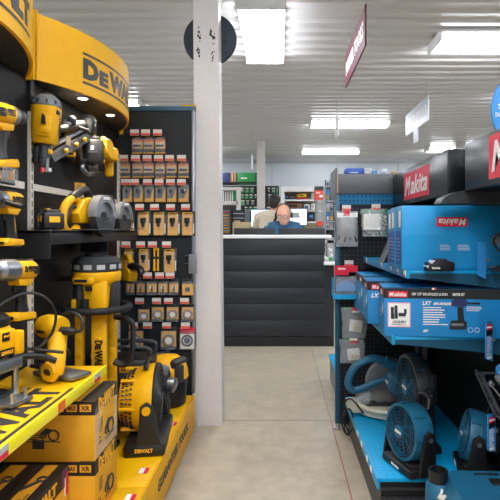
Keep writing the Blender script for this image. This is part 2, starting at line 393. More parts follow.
def monitor(label,x0,x1,z0,z1,Y,front,tilt=0,desk=.9):
    w=x1-x0; h=z1-z0
    t=thing('computer_monitor',label,'monitor',((x0+x1)/2,Y,desk),(0,0,tilt)); zc=(z0+z1)/2-desk
    mb=MB('black'); mb.box((0,0,zc),(w,.03,h),.006); mb.box((0,-.02 if not front else .02,zc),(w*.5,.03,h*.5),.01); obj('casing',mb,t)
    mb=MB('screen' if front else 'screen'); mb.box((0,-.0165 if front else .0165,zc),(w-.03,.003,h-.03)); sc=obj('screen_panel',mb,t)
    if front:
        mb=MB('light_grey'); mb.box((-w*.1,-.0185,zc+h*.1),(w*.5,.001,h*.3)); mb.use('red').box((w*.15,-.0187,zc),(.02,.001,.02)); obj('window_graphics',mb,sc)
    mb=MB('black'); mb.bb(-.02,.02,-.012,.03,.015,zc); mb.bb(-.12,.12,-.09,.09,.0005,.015,.004); obj('monitor_stand',mb,t)
monitor('black monitor seen from behind, the one beside the white pillar',P(234,0,5.7).x,P(275,0,5.7).x,.95,1.233,5.7,False)
monitor('black monitor seen from behind, in front of the man in the blue shirt',P(278.5,0,5.7).x,P(325,0,5.7).x,.95,1.233,5.7,False)
# back desk
t=thing('back_desk','pale desk behind the two people carrying the lit screens','desk',(0,7.75,0)); mb=MB('white',t); mb.bb(-1.2,.9,7.5,8.1,1.02,1.06)
obj('desk_top',mb,t)
for x in (-1.15,.85):
    mb=MB('light_grey',t); mb.bb(x-.03,x+.03,7.55,8.05,0,1.02); obj('leg',mb,t)
monitor('lit monitor beside the thin white column, partly behind the person in cream',P(250.5,0,7.7).x,P(280,0,7.7).x,1.255,1.54,7.7,True,0,1.06)
monitor('lit monitor behind the shoulder of the man in the blue shirt',P(284,0,7.75).x,P(307.5,0,7.75).x,1.28,1.555,7.75,True,0,1.06)
# ---------------------------------------------------------------- people
def remesh(o,vox):
    m=o.modifiers.new('r','REMESH'); m.mode='VOXEL'; m.voxel_size=vox; m.use_smooth_shade=True
    s=o.modifiers.new('s','SMOOTH'); s.factor=.5; s.iterations=4
def limb(mb,pts,rs): mb.tube(spline(pts,5),[rs[min(int(i/5),len(rs)-2)]*(1-(i%5)/5)+rs[min(int(i/5)+1,len(rs)-1)]*((i%5)/5) for i in range(len(pts)*5-4)],14)
def hand(mb,w,d,side,s=1.):
    w=V(w); d=V(d).normalized(); sd=d.cross(Z).normalized()*side
    mb.sph(w+d*.045,(.04*s,.045*s,.018*s),12,8)
    for k in range(4):
        b=w+d*.075+sd*(-.03+.02*k); L=(.065,.078,.072,.055)[k]
        mb.tube([b,b+d*L*.5+Z*.004,b+d*L*.85-Z*.012,b+d*L-Z*.022],[.009,.0088,.008,.006],8)
    b=w+d*.03-sd*.035; mb.tube([b,b+d*.03-sd*.02,b+d*.06-sd*.026-Z*.01],[.012,.0105,.008],8)
def person(label,hip,sh,neck,head,face,elb,wri,hdir,foot,skin='skin'):
    t=thing('person',label,'person',(hip[0],hip[1],0)); hip=V(hip); sh=V(sh); head=V(head); neck=V(neck)
    face=V(face).normalized(); rt=face.cross(Z).normalized(); up=rt.cross(face).normalized()
    mb=MB(skin,t)
    # trunk
    ax=X
    limb(mb,[hip,hip.lerp(sh,.5),sh],[.15,.14,.15])
    mb.tube([sh+ax*-.18,sh,sh+ax*.18],[.06,.085,.06],14)
    limb(mb,[sh,neck,head-up*.03],[.07,.055,.055])
    E=M((rt,-face,up)).transposed()
    q=E.to_euler(); rot=[math.degrees(a) for a in q]
    mb.sph(head+up*.015,(.078,.097,.108),24,16,rot)                       # skull
    mb.sph(head+face*.03-up*.055,(.058,.066,.068),20,12,rot)              # jaw
    mb.sph(head+face*.10-up*.028,(.014,.02,.022),12,8,rot)                # nose
    mb.sph(head+face*.086-up*.068,(.026,.012,.008),12,8,rot)              # mouth
    mb.sph(head+face*.088+up*.012,(.052,.012,.01),12,8,rot)               # brow
    for k in (-1,1): mb.sph(head+rt*k*.078-up*.015,(.012,.022,.034),12,8,rot)
    for k in (0,1):
        sgn=-1 if k==0 else 1; s0=sh+X*sgn*.175
        limb(mb,[s0,V(elb[k]),V(wri[k])],[.05,.04,.028]); hand(mb,wri[k],hdir[k],sgn)
        h0=hip+X*sgn*.08; f=V(foot[k])
        limb(mb,[h0,h0.lerp(f,.5)+V((0,-.02,.02)),f+Z*.09],[.085,.06,.042]); mb.sph(f+V((0,-.06 if face.y<0 else .06,.045)),(.045,.12,.04),14,8)
    o=obj('body',mb,t); remesh(o,.008)
    mb=MB('white',t)
    for k in (-1,1): mb.sph(head+face*.085+rt*k*.032-up*.012,.0115,10,8)
    mb.use('hair_dark')
    for k in (-1,1): mb.sph(head+face*.094+rt*k*.032-up*.013,.0055,8,6)
    obj('eyes',mb,t)
    return t,rt,up,E,rot
# the man
hd=V((.045,5.98,1.40)); fc=(-.14,-.95,-.2)
t,rt,up,E,rot=person('older man in glasses and a blue patterned shirt bending over the counter monitors',(.06,6.28,.92),(.05,6.12,1.235),(.05,6.08,1.28),hd,fc,
  ((-.25,6.05,1.0),(.33,6.05,1.0)),((-.2,5.83,.93),(.26,5.83,.93)),((.3,-1,0),(-.3,-1,0)),((-.06,6.32,0),(.16,6.32,0)))
f=V(fc).normalized()
mb=MB('shirt',t); sh=V((.05,6.12,1.235)); hp=V((.06,6.28,.92))
limb(mb,[hp-Z*.04,hp.lerp(sh,.5),sh],[.17,.165,.168]); mb.tube([sh-X*.2,sh-X*.1,sh,sh+X*.1,sh+X*.2],[.068,.09,.1,.09,.068],16)
limb(mb,[sh-X*.185,V((-.24,6.06,1.02)),V((-.225,5.95,.975))],[.066,.056,.052]); limb(mb,[sh+X*.185,V((.32,6.06,1.02)),V((.3,5.95,.975))],[.066,.056,.052])
mb.ring(V((.05,6.085,1.285)),(0,-.25,1),.066,.014,20); obj('shirt',mb,t)
o=bpy.data.objects['shirt']; remesh(o,.011)
mb=MB('denim',t)
for k,fx in ((-1,-.06),(1,.16)): limb(mb,[hp+X*k*.08+Z*.02,V((fx,6.28,.48)),V((fx,6.32,.1))],[.11,.078,.06])
obj('trousers',mb,t)
mb=MB('hair_white',t)
for k in (-1,1):
    for j in range(4): mb.sph(hd+rt*k*(.068-.004*j)-f*(.01+.024*j)+up*(.012+.004*j),(.016,.024,.032),12,8,rot)
mb.sph(hd-f*.088+up*.005,(.06,.02,.05),16,10,rot); obj('hair',mb,t)
mb=MB('black',t); a=[hd+rt*(.09*math.cos(q))+up*(.128*math.sin(q))-f*.012 for q in [R(d) for d in range(0,181,15)]]
mb.tube(a,.006,8)
for k in (-1,1): mb.lathe([(.012,-.014),(.033,-.012),(.036,0),(.033,.012),(.012,.014)],hd+rt*k*.094-f*.01-up*.012,rt,20)
obj('headset',mb,t)
mb=MB('dark_steel',t)
for k in (-1,1):
    mb.ring(hd+rt*k*.033+f*.105-up*.014,f,.024,.0025,20,6); mb.tube([hd+rt*k*.058+f*.104-up*.012,hd+rt*k*.08+f*.02-up*.008],.002,6)
mb.tube([hd+rt*-.01+f*.108-up*.012,hd+rt*.01+f*.108-up*.012],.0025,6); obj('glasses',mb,t)
# the other person, seen from behind
hd=V((-.075,7.02,1.60)); fc=(.25,.9,-.3); sh=V((-.115,7.0,1.40)); hp=V((-.17,6.93,.92))
t,rt,up,E,rot=person('dark haired person in a cream top with a black strap, back turned',hp,sh,(-.09,7.02,1.48),hd,fc,
  ((-.34,7.12,1.2),(.13,7.15,1.2)),((-.26,7.32,1.12),(.10,7.36,1.12)),((.2,1,0),(-.1,1,0)),((-.27,6.93,0),(-.07,6.93,0)))
f=V(fc).normalized()
mb=MB('sweater',t); limb(mb,[hp-Z*.04,hp.lerp(sh,.5),sh],[.165,.16,.165]); mb.tube([sh-X*.2,sh-X*.1,sh,sh+X*.1,sh+X*.2],[.066,.088,.098,.088,.066],16)
limb(mb,[sh-X*.185,V((-.34,7.11,1.2)),V((-.27,7.29,1.125))],[.066,.056,.046]); limb(mb,[sh+X*.185,V((.13,7.14,1.2)),V((.105,7.33,1.125))],[.066,.056,.046])
o=obj('sweater',mb,t); remesh(o,.011)
mb=MB('denim',t)
for k,fx in ((-1,-.27),(1,-.07)): limb(mb,[hp+X*k*.08+Z*.02,V((fx,6.93,.48)),V((fx,6.93,.1))],[.11,.078,.06])
obj('trousers',mb,t)
mb=MB('hair_dark',t); mb.sph(hd-f*.014+up*.022,(.083,.098,.10),22,14,rot); mb.sph(hd-f*.05-up*.03,(.07,.06,.08),16,10,rot)
mb.sph(hd+f*.03+up*.07,(.075,.06,.05),16,10,rot); obj('hair',mb,t)
mb=MB('black',t); a=[]
for q in range(13):
    u=q/12; p=V((-.24+.24*u,0,1.02+.46*u)); a.append(V((p.x,6.93+.07*u-.172-.0*u+(.05 if q>10 else 0),p.z)))
mb.tube(spline(a,3),.022,8,flat=.35); obj('shoulder_strap',mb,t)
# ---------------------------------------------------------------- yellow side: bays
WX=-.97; BY=1.92; BL=1.08
HZ0,HZ1=1.79,2.05
def arcmap(y0):
    # bowed fascia: chord along y from y0 to y0+BL, bulging towards the aisle by d
    c=BL/2; d=.187; r=(c*c+d*d)/(2*d); cx=WX+d-r; cy=y0+c; a=math.asin(c/r)
    return r,cx,cy,a
def make_bay(label,y0):
    t=thing('shelving_bay',label,'shelving',(WX,y0,0),(0,0,0),'yellow and black display bays')
    mb=MB('peg_black',t); mb.bb(WX-.03,WX,y0+.002,y0+BL-.002,.02,HZ1-.02); obj('back_panel',mb,t)
    for yy in ((y0,) if y0<1.5 else (y0,y0+BL-.025)):
        mb=MB('rail_white',t); mb.bb(WX,WX+.012,yy,yy+.024,.217,1.66); mb.use('black').bb(WX,WX+.013,yy-.0,yy+.025,1.66,HZ0)
        z=.24
        while z<1.64:
            mb.bb(WX+.0115,WX+.0128,yy+.009,yy+.015,z,z+.022); z+=.034
        obj('upright',mb,t)
    mb=MB('rail_white',t); mb.bb(WX,WX+.01,y0+.014,y0+BL-.04,1.358,1.384); obj('rail',mb,t)
    # platform
    mb=MB('yellow_shelf',t); mb.bb(WX,-.522,y0,y0+BL-.003,.19,.216,.002); obj('deck',mb,t)
    mb=MB('yellow',t); mb.bb(-.522,-.510,y0,y0+BL-.003,.02,.2165,.002); mb.use('black').bb(WX,-.53,y0+.01,y0+BL-.01,.0,.185); k=obj('kick_panel',mb,t)
    mb=MB('charcoal',t); mb.text('GUARANTEED TOUGH.',.68,.052,(-.5095,y0+.51,.125),Yv,Z,.03); obj('lettering',mb,k)
    # header
    r,cx,cy,a=arcmap(y0); n=36
    mb=MB('yellow',t); vs=[]; fs=[]
    for i in range(n+1):
        q=-a+2*a*i/n
        for rr in (r,r-.012):
            for z in (HZ0,HZ1): vs.append((cx+rr*math.cos(q),cy+rr*math.sin(q),z))
    for i in range(n):
        b=4*i; fs += [(b,b+4,b+5,b+1),(b+2,b+3,b+7,b+6),(b,b+2,b+6,b+4),(b+1,b+5,b+7,b+3)]
    fs += [(0,1,3,2),(4*n,4*n+2,4*n+3,4*n+1)]; mb.add(vs,fs)
    mb.bb(WX,WX+.035,y0+.002,y0+.012,HZ0,HZ1); mb.bb(WX,WX+.03,y0+BL-.014,y0+BL-.004,HZ0-.012,HZ1); hd=obj('header_fascia',mb,t)
    mb=MB('black',t)
    mp=lambda q:V((cx+(r+.0008+q.z)*math.cos((q.x)/r),cy+(r)*math.sin(q.x/r),(HZ0+HZ1)/2-.02+q.y))
    off=-.03
    mb.dw(.60,.135,(0,0,0),X,Z,True,.065,.0006,lambda q:mp(V((q.x+off,q.y,q.z)))); obj('lettering',mb,hd)
    mb=MB('charcoal',t); pts=[(cx+(r-.012)*math.cos(-a+2*a*i/n),cy+(r-.012)*math.sin(-a+2*a*i/n)) for i in range(n+1)]
    mb.prism(pts,.012,(0,0,HZ0+.006),X,Yv); un=obj('header_underside',mb,t)
    for lx,ly in ((-.875,y0+.30),(-.862,y0+.62)):
        mb=MB('white',t); mb.ring((lx,ly,HZ0-.001),Z,.021,.003,20,6); lp=obj('downlight',mb,t)
        mb=MB('spot_disc',t); mb.cyl((lx,ly,HZ0-.002),(lx,ly,HZ0+.001),.019); obj('lamp_disc',mb,lp)
        li=bpy.data.lights.new('downlight','SPOT'); li.energy=5.5; li.color=(1,.86,.68); li.spot_size=R(115); li.spot_blend=.7; li.shadow_soft_size=.02
        lo=bpy.data.objects.new('downlight_lamp',li); COL.objects.link(lo); lo.location=(lx,ly,HZ0-.012)
    return t
make_bay('black pegboard bay with the curved yellow header whose whole wordmark shows',BY)
make_bay('nearest black pegboard bay, its curved yellow header cut off by the photo edge',BY-BL)
# wing panel with the blister packs
t=thing('wing_panel','dark perforated panel facing the aisle beside the white pillar, hung with blister packs','shelving',(WX,3.05,0))
mb=MB('peg_dark_xz',t); mb.bb(WX-.02,-.535,3.04,3.06,.02,1.93); obj('perforated_panel',mb,t)
mb=MB('teal_shelf',t); mb.use('teal_dark').bb(WX-.02,-.515,3.03,3.065,1.93,1.957); obj('top_rail',mb,t)
mb=MB('steel',t); mb.bb(-.535,-.517,3.025,3.065,.217,1.93,.002); obj('side_post',mb,t)
mb=MB('yellow',t); mb.bb(-.60,-.515,3.07,3.1,1.935,1.975); obj('cap_strip',mb,t)
# ---------------------------------------------------------------- blister packs on the wing panel
def packproto(kind,w,h):
    """children of a pack: local origin at the hook hole, card hanging down in x-z, facing -y"""
    kids=[]
    yc = {'driver':'yellow_card','holesaw':'grey','socket':'yellow_card','small':'yellow_card','disc':'yellow_card','stick':'yellow_card','bag':'yellow_card','red':'red'}[kind]
    if kind!='stick':
        mb=MB('black_box'); mb.bb(-w/2,w/2,0,.004,-h,.0,.002)
        mb.use(yc)
        if kind=='driver':
            mb.bb(-w*.46,w*.46,-.0006,0,-h*.72,-h*.30); mb.use('orange').bb(-w*.46,w*.46,-.0006,0,-h*.28,-h*.2); mb.use('yellow_card').bb(-w*.46,w*.46,-.0006,0,-h*.98,-h*.9)
        elif kind=='holesaw':
            mb.bb(-w*.46,w*.46,-.0006,0,-h*.97,-h*.03); mb.use('yellow_card').prism([(w*.0,-h*.97),(w*.46,-h*.97),(w*.46,-h*.2)],.0008,(0,-.0008,0)); mb.bb(-w*.46,w*.46,-.0009,0,-h*.97,-h*.78)
        elif kind=='socket':
            mb.bb(-w*.42,w*.30,-.0006,0,-h*.97,-h*.05); mb.use('paper').bb(w*.34,w*.42,-.0006,0,-h*.9,-h*.5)
        elif kind=='small': mb.bb(-w*.42,w*.42,-.0006,0,-h*.8,-h*.28)
        elif kind=='disc': mb.bb(-w*.45,w*.45,-.0006,0,-h*.85,-h*.18)
        elif kind=='bag': mb.bb(-w*.48,w*.48,-.002,0,-h*.98,-h*.3)
        elif kind=='red': mb.use('paper').bb(-w*.46,w*.46,-.0006,0,-h*.95,-h*.3); mb.use('red').bb(-w*.46,w*.46,-.0006,0,-h*.28,-h*.02)
        if kind not in('red',): mb.use('black' if kind in ('socket','disc','small','bag') else 'yellow_card').text('DEWALT',w*.6,h*.055,(0,-.0012,-h*.1),X,Z,.03,0,.0004)
        kids.append(('card',mb))
    mb=MB('silver')
    if kind=='driver':
        for k in range(4): mb.cyl((-w*.3+w*.2*k,-.008,-h*.68),(-w*.3+w*.2*k,-.008,-h*.4),.0035,n=8)
        mb.use('charcoal').bb(-w*.36,w*.36,-.014,-.003,-h*.6,-h*.5,.002)
    elif kind=='holesaw':
        mb.use('charcoal'); mb.lathe([(w*.2,-h*.30),(w*.22,-h*.45),(w*.12,-h*.5),(w*.05,-h*.52),(w*.05,-h*.75)],(0,-.012,0),Z,14)
    elif kind=='socket':
        mb.use('black'); mb.lathe([(w*.2,-h*.28),(w*.2,-h*.45),(w*.12,-h*.5),(w*.12,-h*.62)],(-w*.06,-.014,0),Z,14)
    elif kind=='small':
        mb.use('dark_steel'); mb.cyl((0,-.01,-h*.75),(w*.05,-.01,-h*.4),w*.1,w*.06,12)
        mb.use('paper').bb(-w*.2,w*.1,-.004,-.002,-h*.6,-h*.42)
    elif kind in('disc','red'):
        mb.use('steel' if kind=='disc' else 'black'); mb.ring((0,-.008,-h*.58),Yv,w*.33,w*.055,24,6); mb.use('paper' if kind=='disc' else 'navy').cyl((0,-.004,-h*.58),(0,-.007,-h*.58),w*.2)
    elif kind=='stick':
        mb.use('yellow')
        for k in (-1,1): mb.cyl((k*w*.2,-.008,-h*.95),(k*w*.2,-.008,-h*.1),w*.14,w*.1,10); mb.use('black').cyl((k*w*.2,-.008,-h*.45),(k*w*.2,-.008,-h*.35),w*.155); mb.use('yellow')
        mb.bb(-w*.3,w*.3,-.012,-.004,-h*.1,0)
    elif kind=='bag':
        mb.use('charcoal').bb(-w*.2,w*.2,-.008,-.002,-h*.75,-h*.5,.002)
    kids.append(({'driver':'drill_bits','holesaw':'hole_saw','socket':'socket','small':'bit','disc':'cutting_disc','red':'cutting_disc','stick':'pencil_marker','bag':'clip'}[kind],mb))
    if kind!='stick':
        mb=MB('blister'); mb.box((0,-.011,-h*.55),(w*.92,.022,h*.82),.006); kids.append(('clear_shell',mb))
    mb=MB('steel'); mb.cyl((0,.006,.004),(0,-.035,.006),.0016,n=6); kids.append(('peg_hook',mb))
    return kids
PROTO={}
def place_pack(kind,px0,px1,py0,py1,Y,label,group):
    s=Y/F; w=(px1-px0)*s; h=(py1-py0)*s; p=P((px0+px1)/2,py0,Y)
    key=(kind,round(w,2),round(h,2))
    t=thing('blister_pack',label,'pack',p,(0,0,0),group)
    if key not in PROTO: PROTO[key]=[obj(n,m,t) for n,m in packproto(kind,w,h)]
    else:
        for o in PROTO[key]:
            c=o.copy(); COL.objects.link(c); c.parent=t
TAGP=[]
def place_tag(px,py,Y,label,group,w=9,col='red'):
    t=thing('price_tag',label,'tag',P(px,py,Y),(0,0,0),group)
    if not TAGP:
        mb=MB('tag_white'); mb.box((0,0,0),(.052,.002,.036)); TAGP.append(obj('tag_face',mb,t))
        mb=MB('tag_red'); mb.box((0,-.0008,-.010),(.05,.002,.013)); TAGP.append(obj('red_band',mb,t))
    else:
        for o in TAGP:
            c=o.copy(); COL.objects.link(c); c.parent=t
rows=[
 ('driver','top',136,154,[(132,143),(143.2,154),(154.4,166)],132.5,[134.5,145.5,157.5]),
 ('driver','second',160,179,[(119,131),(132,143),(143.2,154.2),(155,165.5),(166,177),(178,189)],158,[123.5,135.5,147,158.5,169.5,181.5]),
 ('holesaw','third',184,202.5,[(122.5,132.5),(133.5,143.5),(144.5,154),(155,166),(166.5,177),(177.5,189.5)],182,[125.5,134.5,147.5,159,170.5,181.5]),
 ('socket','fourth',211,236,[(121,135),(137.5,151.5),(153,166.5),(167,180.5),(182,194.5)],207,[125.5,139.5,154.5,170.5,185.5]),
 ('socket','fifth',248,272,[(124,134.5),(138.5,150.5),(152,161),(163.5,177)],244.5,[126,140.5,152.5,166.5]),
 ('small','sixth',279,295.5,[(126,135),(136.5,145.5),(146.5,157.5),(158,168.5),(169,179),(182,193.5)],275.5,[147.5,159.5,170]),
 ('disc','seventh',304,322,[(138,150),(151.5,164.5),(166.5,179),(181.5,194)],301,[139.5,156.5,168.5,184.5]),
 ('disc','bottom',327,350,[(128.5,144),(160.5,177),(179.5,195)],325.5,[133.5,147.5,166.5,185.5]),
]
DESC={'driver':'pack of silver bits','holesaw':'grey hole saw pack','socket':'yellow socket pack',
 'small':'small yellow pack','disc':'yellow disc pack','stick':'pair of yellow markers with no card','bag':'yellow bag pack','red':'white and red disc pack'}
for kind,rn,y0,y1,cols,ty,tx in rows:
    for i,(a,b) in enumerate(cols):
        k=kind
        if rn=='fifth' and i==2: k='stick'
        if rn=='sixth' and i==5: k='bag'
        if rn=='bottom' and i==2: k='red'
        e=1 if (rn=='seventh' and i==0) else 0
        last=' and rightmost' if i==len(cols)-1 else ''
        place_pack(k,a,b,y0+(2.5 if e else 0),y1+e,3.025,f'{DESC[k]}, {ORD[i]}{last} in the {rn} row of the wing panel','blister packs on the dark wing panel')
    for i,x in enumerate(tx):
        place_tag(x,ty,3.0-.018*(i%2),f'price tag, {ORD[i]} from the left above the {rn} row of the wing panel','price tags on the dark wing panel')
# small grey plate on the panel edge
t=thing('grey_plate','small plain grey plate clipped at the edge of the wing panel against the white pillar','plate',P(192.6,264,3.0))
mb=MB('grey'); mb.box((0,0,0),(.046,.02,.118),.004); obj('plate',mb,t)
mb=MB('black'); mb.cyl((-.045,0,.045),(-.02,0,.045),.011,n=12); mb.cyl((-.045,0,.0),(-.02,0,.0),.008,n=12); mb.bb(-.03,-.02,-.006,.006,-.02,.055); obj('clip',mb,t)
# ---------------------------------------------------------------- tools
def battery(mb,c,sz=(.115,.075,.06),lab=True):
    c=V(c); mb.use('black').box(c,sz,.01); mb.use('charcoal').box(c+V((0,0,sz[2]*.55)),(sz[0]*.8,sz[1]*.7,.016),.004)
    if not lab: return mb.box(c+V((sz[0]*.5,0,.01)),(.004,sz[1]*.5,sz[2]*.4)).use('paper').box(c+V((sz[0]*.5+.002,0,.012)),(.002,.012,.016))
    mb.use('yellow_card').box(c+V((0,-sz[1]*.5,.008)),(sz[0]*.45,.003,sz[2]*.35)); mb.box(c+V((sz[0]*.5,0,.005)),(.003,sz[1]*.5,sz[2]*.35))
    return mb
def drill(label,loc,rot,nose='drill',sc=1.,bat=False,group='cordless tools hung on the black pegboard'):
    t=thing('impact_wrench' if nose=='impact' else 'cordless_drill',label,'power tool',loc,rot,group,sc)
    mb=MB('yellow'); mb.lathe([(.012,-.098),(.028,-.096),(.036,-.08),(.039,-.05),(.038,.0),(.036,.03)],ax=X,n=28)
    mb.prism([(-.075,-.034),(.03,-.034),(.02,-.058),(-.045,-.062)],.05,bev=.004)
    mb.use('black').box((-.02,0,.038),(.07,.03,.008),.003)
    for k in range(5): mb.box((-.08+.008*k,-.034,0),(.003,.012,.03)); mb.box((-.08+.008*k,.034,0),(.003,.012,.03))
    ho=obj('housing',mb,t)
    mb=MB('black')
    for sy in (-1,1): mb.dw(.075,.024,(-.022,sy*.0385,.004),V((sy*-1,0,0)) if sy>0 else X,Z,False,.035)
    obj('logo',mb,ho)
    if nose=='impact':
        mb=MB('steel'); mb.lathe([(.036,.03),(.041,.035),(.041,.08),(.036,.11),(.022,.122),(.020,.15)],ax=X,n=28); obj('gear_case',mb,t)
        mb=MB('dark_steel'); mb.box((.168,0,0),(.035,.016,.016),.002); obj('anvil',mb,t)
    else:
        mb=MB('steel'); mb.lathe([(.036,.03),(.037,.05),(.032,.065)],ax=X,n=28); obj('collar',mb,t)
        mb=MB('charcoal'); mb.lathe([(.03,.065),(.031,.09),(.027,.1),(.026,.118),(.012,.13),(.008,.132)],ax=X,n=24); obj('chuck',mb,t)
        mb=MB('black'); mb.tube(spline([(.05,.03,-.01),(.05,.06,-.02),(.05,.10,-.03)],4),[.012]*9,12); obj('side_handle',mb,t)
    mb=MB('black'); mb.loft([[V((cx+a*math.cos(q)*lx,math.sin(q)*ly,z)) for q in [2*math.pi*i/16 for i in range(16)] for a in (1,)] for cx,z,lx,ly in ((-.018,-.055,.028,.022),(-.022,-.085,.026,.02),(-.03,-.13,.024,.019),(-.036,-.16,.03,.024))])
    mb.use('yellow').box((-.052,0,-.11),(.008,.022,.09),.003,(0,8,0)); obj('handle',mb,t)
    mb=MB('black'); mb.box((.014,0,-.072),(.016,.018,.03),.005); obj('trigger',mb,t)
    mb=MB('yellow'); mb.prism([(-.085,-.165),(.03,-.158),(.04,-.175),(.035,-.19),(-.09,-.19)],.062,bev=.006); mb.use('black').box((-.03,0,-.193),(.09,.05,.008),.002); mb.box((.038,0,-.178),(.006,.03,.012)); obj('foot',mb,t)
    if bat: obj('battery',battery(MB(),(-.025,0,-.225)),t)
    return t
# tools hung on the near bay
drill('yellow cordless drill with a looped black grip, topmost tool at the photo edge',P(3,114,1.6),(0,-6,88),'drill',.9)
drill('cordless drill with a silver collar hung under the white rail beside the white upright',P(6,200,1.62),(0,0,-92),'drill',.78)
drill('big impact wrench with a silver nose hung low beside the white upright',P(18,270,1.6),(0,-4,-95),'impact',.84)
# card pack near edge
t=thing('blister_pack','yellow and grey boxed pack standing between two drills at the photo edge','pack',P(5,175,1.6))
mb=MB('black_box'); mb.box((0,0,0),(.012,.10,.058)); mb.use('yellow_card').box((.0065,0,.004),(.001,.09,.036)); mb.use('grey').box((.0072,-.015,.004),(.001,.03,.028)); obj('card',mb,t)
mb=MB('blister'); mb.box((.014,0,0),(.014,.09,.05),.004); obj('clear_shell',mb,t)
# framing nailer
t=thing('framing_nailer','big yellow framing nailer with a grey dome cap hung under the curved header','power tool',(-.918,1.96,1.615),(0,3,6),'cordless tools hung on the black pegboard'); t.scale=(1.02,1.02,.80)
mb=MB('yellow'); mb.loft([[V((a*math.cos(q)*abs(math.cos(q))**-.35 if abs(math.cos(q))>.05 else 0, b*math.sin(q)*(abs(math.sin(q))**-.35 if abs(math.sin(q))>.05 else 1),z)) for q in [2*math.pi*i/24 for i in range(24)]] for z,a,b in ((-.095,.036,.04),(-.085,.042,.046),(0,.047,.05),(.075,.05,.052),(.085,.05,.052))])
mb.use('yellow').box((.012,-.05,-.015),(.05,.012,.1),.005); mb.box((.02,-.056,-.035),(.035,.012,.03),.004); mb.use('black').prism([(-.008,-.02),(.008,-.02),(.004,.02),(-.006,.03)],.008,(.012,-.06,.012)); mb.box((.046,-.015,.06),(.012,.03,.02),.003)
hb=obj('housing',mb,t)
mb=MB('black'); mb.text('DEWALT',.085,.02,(.0488,.012,-.0),Z,-Yv,.03); obj('logo',mb,hb)
mb=MB('grey'); mb.lathe([(.05,.085),(.053,.09),(.053,.1),(.045,.125),(.028,.145),(.01,.15)],n=28); mb.use('charcoal'); 
for k in range(10): mb.box((.051*math.cos(k*.628),.051*math.sin(k*.628),.106),(.008,.008,.018),.002,(0,0,math.degrees(k*.628)))
mb.lathe([(.02,.145),(.02,.155),(.012,.158)],n=16); obj('dome_cap',mb,t)
mb=MB('dark_steel'); mb.cyl((0,0,-.095),(0,0,-.16),.024); mb.box((0,0,-.18),(.022,.04,.06),.004); mb.use('yellow').box((.024,-.005,-.13),(.012,.028,.026),.003); mb.use('black').box((-.02,-.02,-.15),(.02,.03,.08),.004); mb.use('silver').cyl((.012,0,-.16),(.012,0,-.215),.007); mb.use('red').cyl((.0,-.01,-.2),(.004,-.02,-.235),.006); mb.use('white').box((.01,.02,-.215),(.02,.03,.02),.004); obj('nose',mb,t)
mb=MB('charcoal'); d=V((.05,.36,.21)); mb.tube([V((0,.03,-.15)),V((0,.03,-.15))+d],.024,4,flat=1.5); mb.use('steel').tube([V((0,.015,-.115)),V((0,.015,-.115))+d*.98],.012,6); mb.use('yellow')
for q in (.25,.5,.72): mb.box(V((.03,.03,-.15))+d*q,(.012,.03,.02),.003,(30,0,0))
obj('magazine',mb,t)
mb=MB('black'); mb.tube(spline([V((0,.05,-.01)),V((.01,.14,.02)),V((.03,.24,.06)),V((.045,.33,.09))],5),[.02]*16,12); mb.use('white').tube([V((.02,.19,.06)),V((.042,.32,.105))],.013,8); obj('handle',mb,t)
obj('battery',battery(MB(),(.05,.385,.10),(.06,.09,.1),False),t)
mb=MB('tan'); mb.box((.055,.1,-.05),(.003,.05,.045)); obj('hang_tag',mb,t)
# tool behind the nailer
drill('yellow cordless tool half hidden behind the magazine of the framing nailer',P(69,127,2.24),(0,-10,-60),'drill',.75)
# portable band saw
t=thing('band_saw','yellow cordless band saw with a thick black battery hung below the downlights','power tool',P(100,153,2.42),(0,0,-78),'cordless tools hung on the black pegboard',1.05)
mb=MB('yellow'); mb.lathe([(.01,-.07),(.04,-.068),(.052,-.05),(.052,.02),(.045,.05)],(.0,0,.015),(.25,1,.1),24); mb.box((-.05,.05,.0),(.06,.05,.06),.01); mb.box((-.085,.03,-.055),(.035,.04,.09),.012); hb=obj('housing',mb,t)
mb=MB('black'); mb.text('DEWALT',.06,.014,(.055,-.0,.02),Yv,Z,.03); obj('logo',mb,hb)
obj('battery',battery(MB(),(.055,-.02,-.002),(.06,.085,.105),False),t)
mb=MB('steel'); mb.tube(spline([(.085,-.06,-.055),(.1,-.06,-.085),(.06,-.05,-.1),(0,-.05,-.1),(-.06,-.04,-.09)],5),.011,8); mb.use('charcoal').tube([(.12,-.05,-.05),(.02,-.05,-.045),(-.08,-.04,-.045)],.009,8); obj('saw_frame',mb,t)
mb=MB('charcoal'); mb.box((-.11,-.02,-.05),(.05,.06,.05),.012); mb.use('silver').cyl((-.10,-.06,-.05),(-.10,-.02,-.05),.03); mb.use('white').tube([(-.12,-.05,.05),(-.16,-.06,.03)],.006,6); obj('wheel_guard',mb,t)
mb=MB('yellow'); mb.tube(spline([(-.06,.02,.05),(-.09,.0,.08),(-.13,-.01,.06),(-.14,-.01,.0),(-.11,0,-.04)],5),.014,10); obj('handle',mb,t)
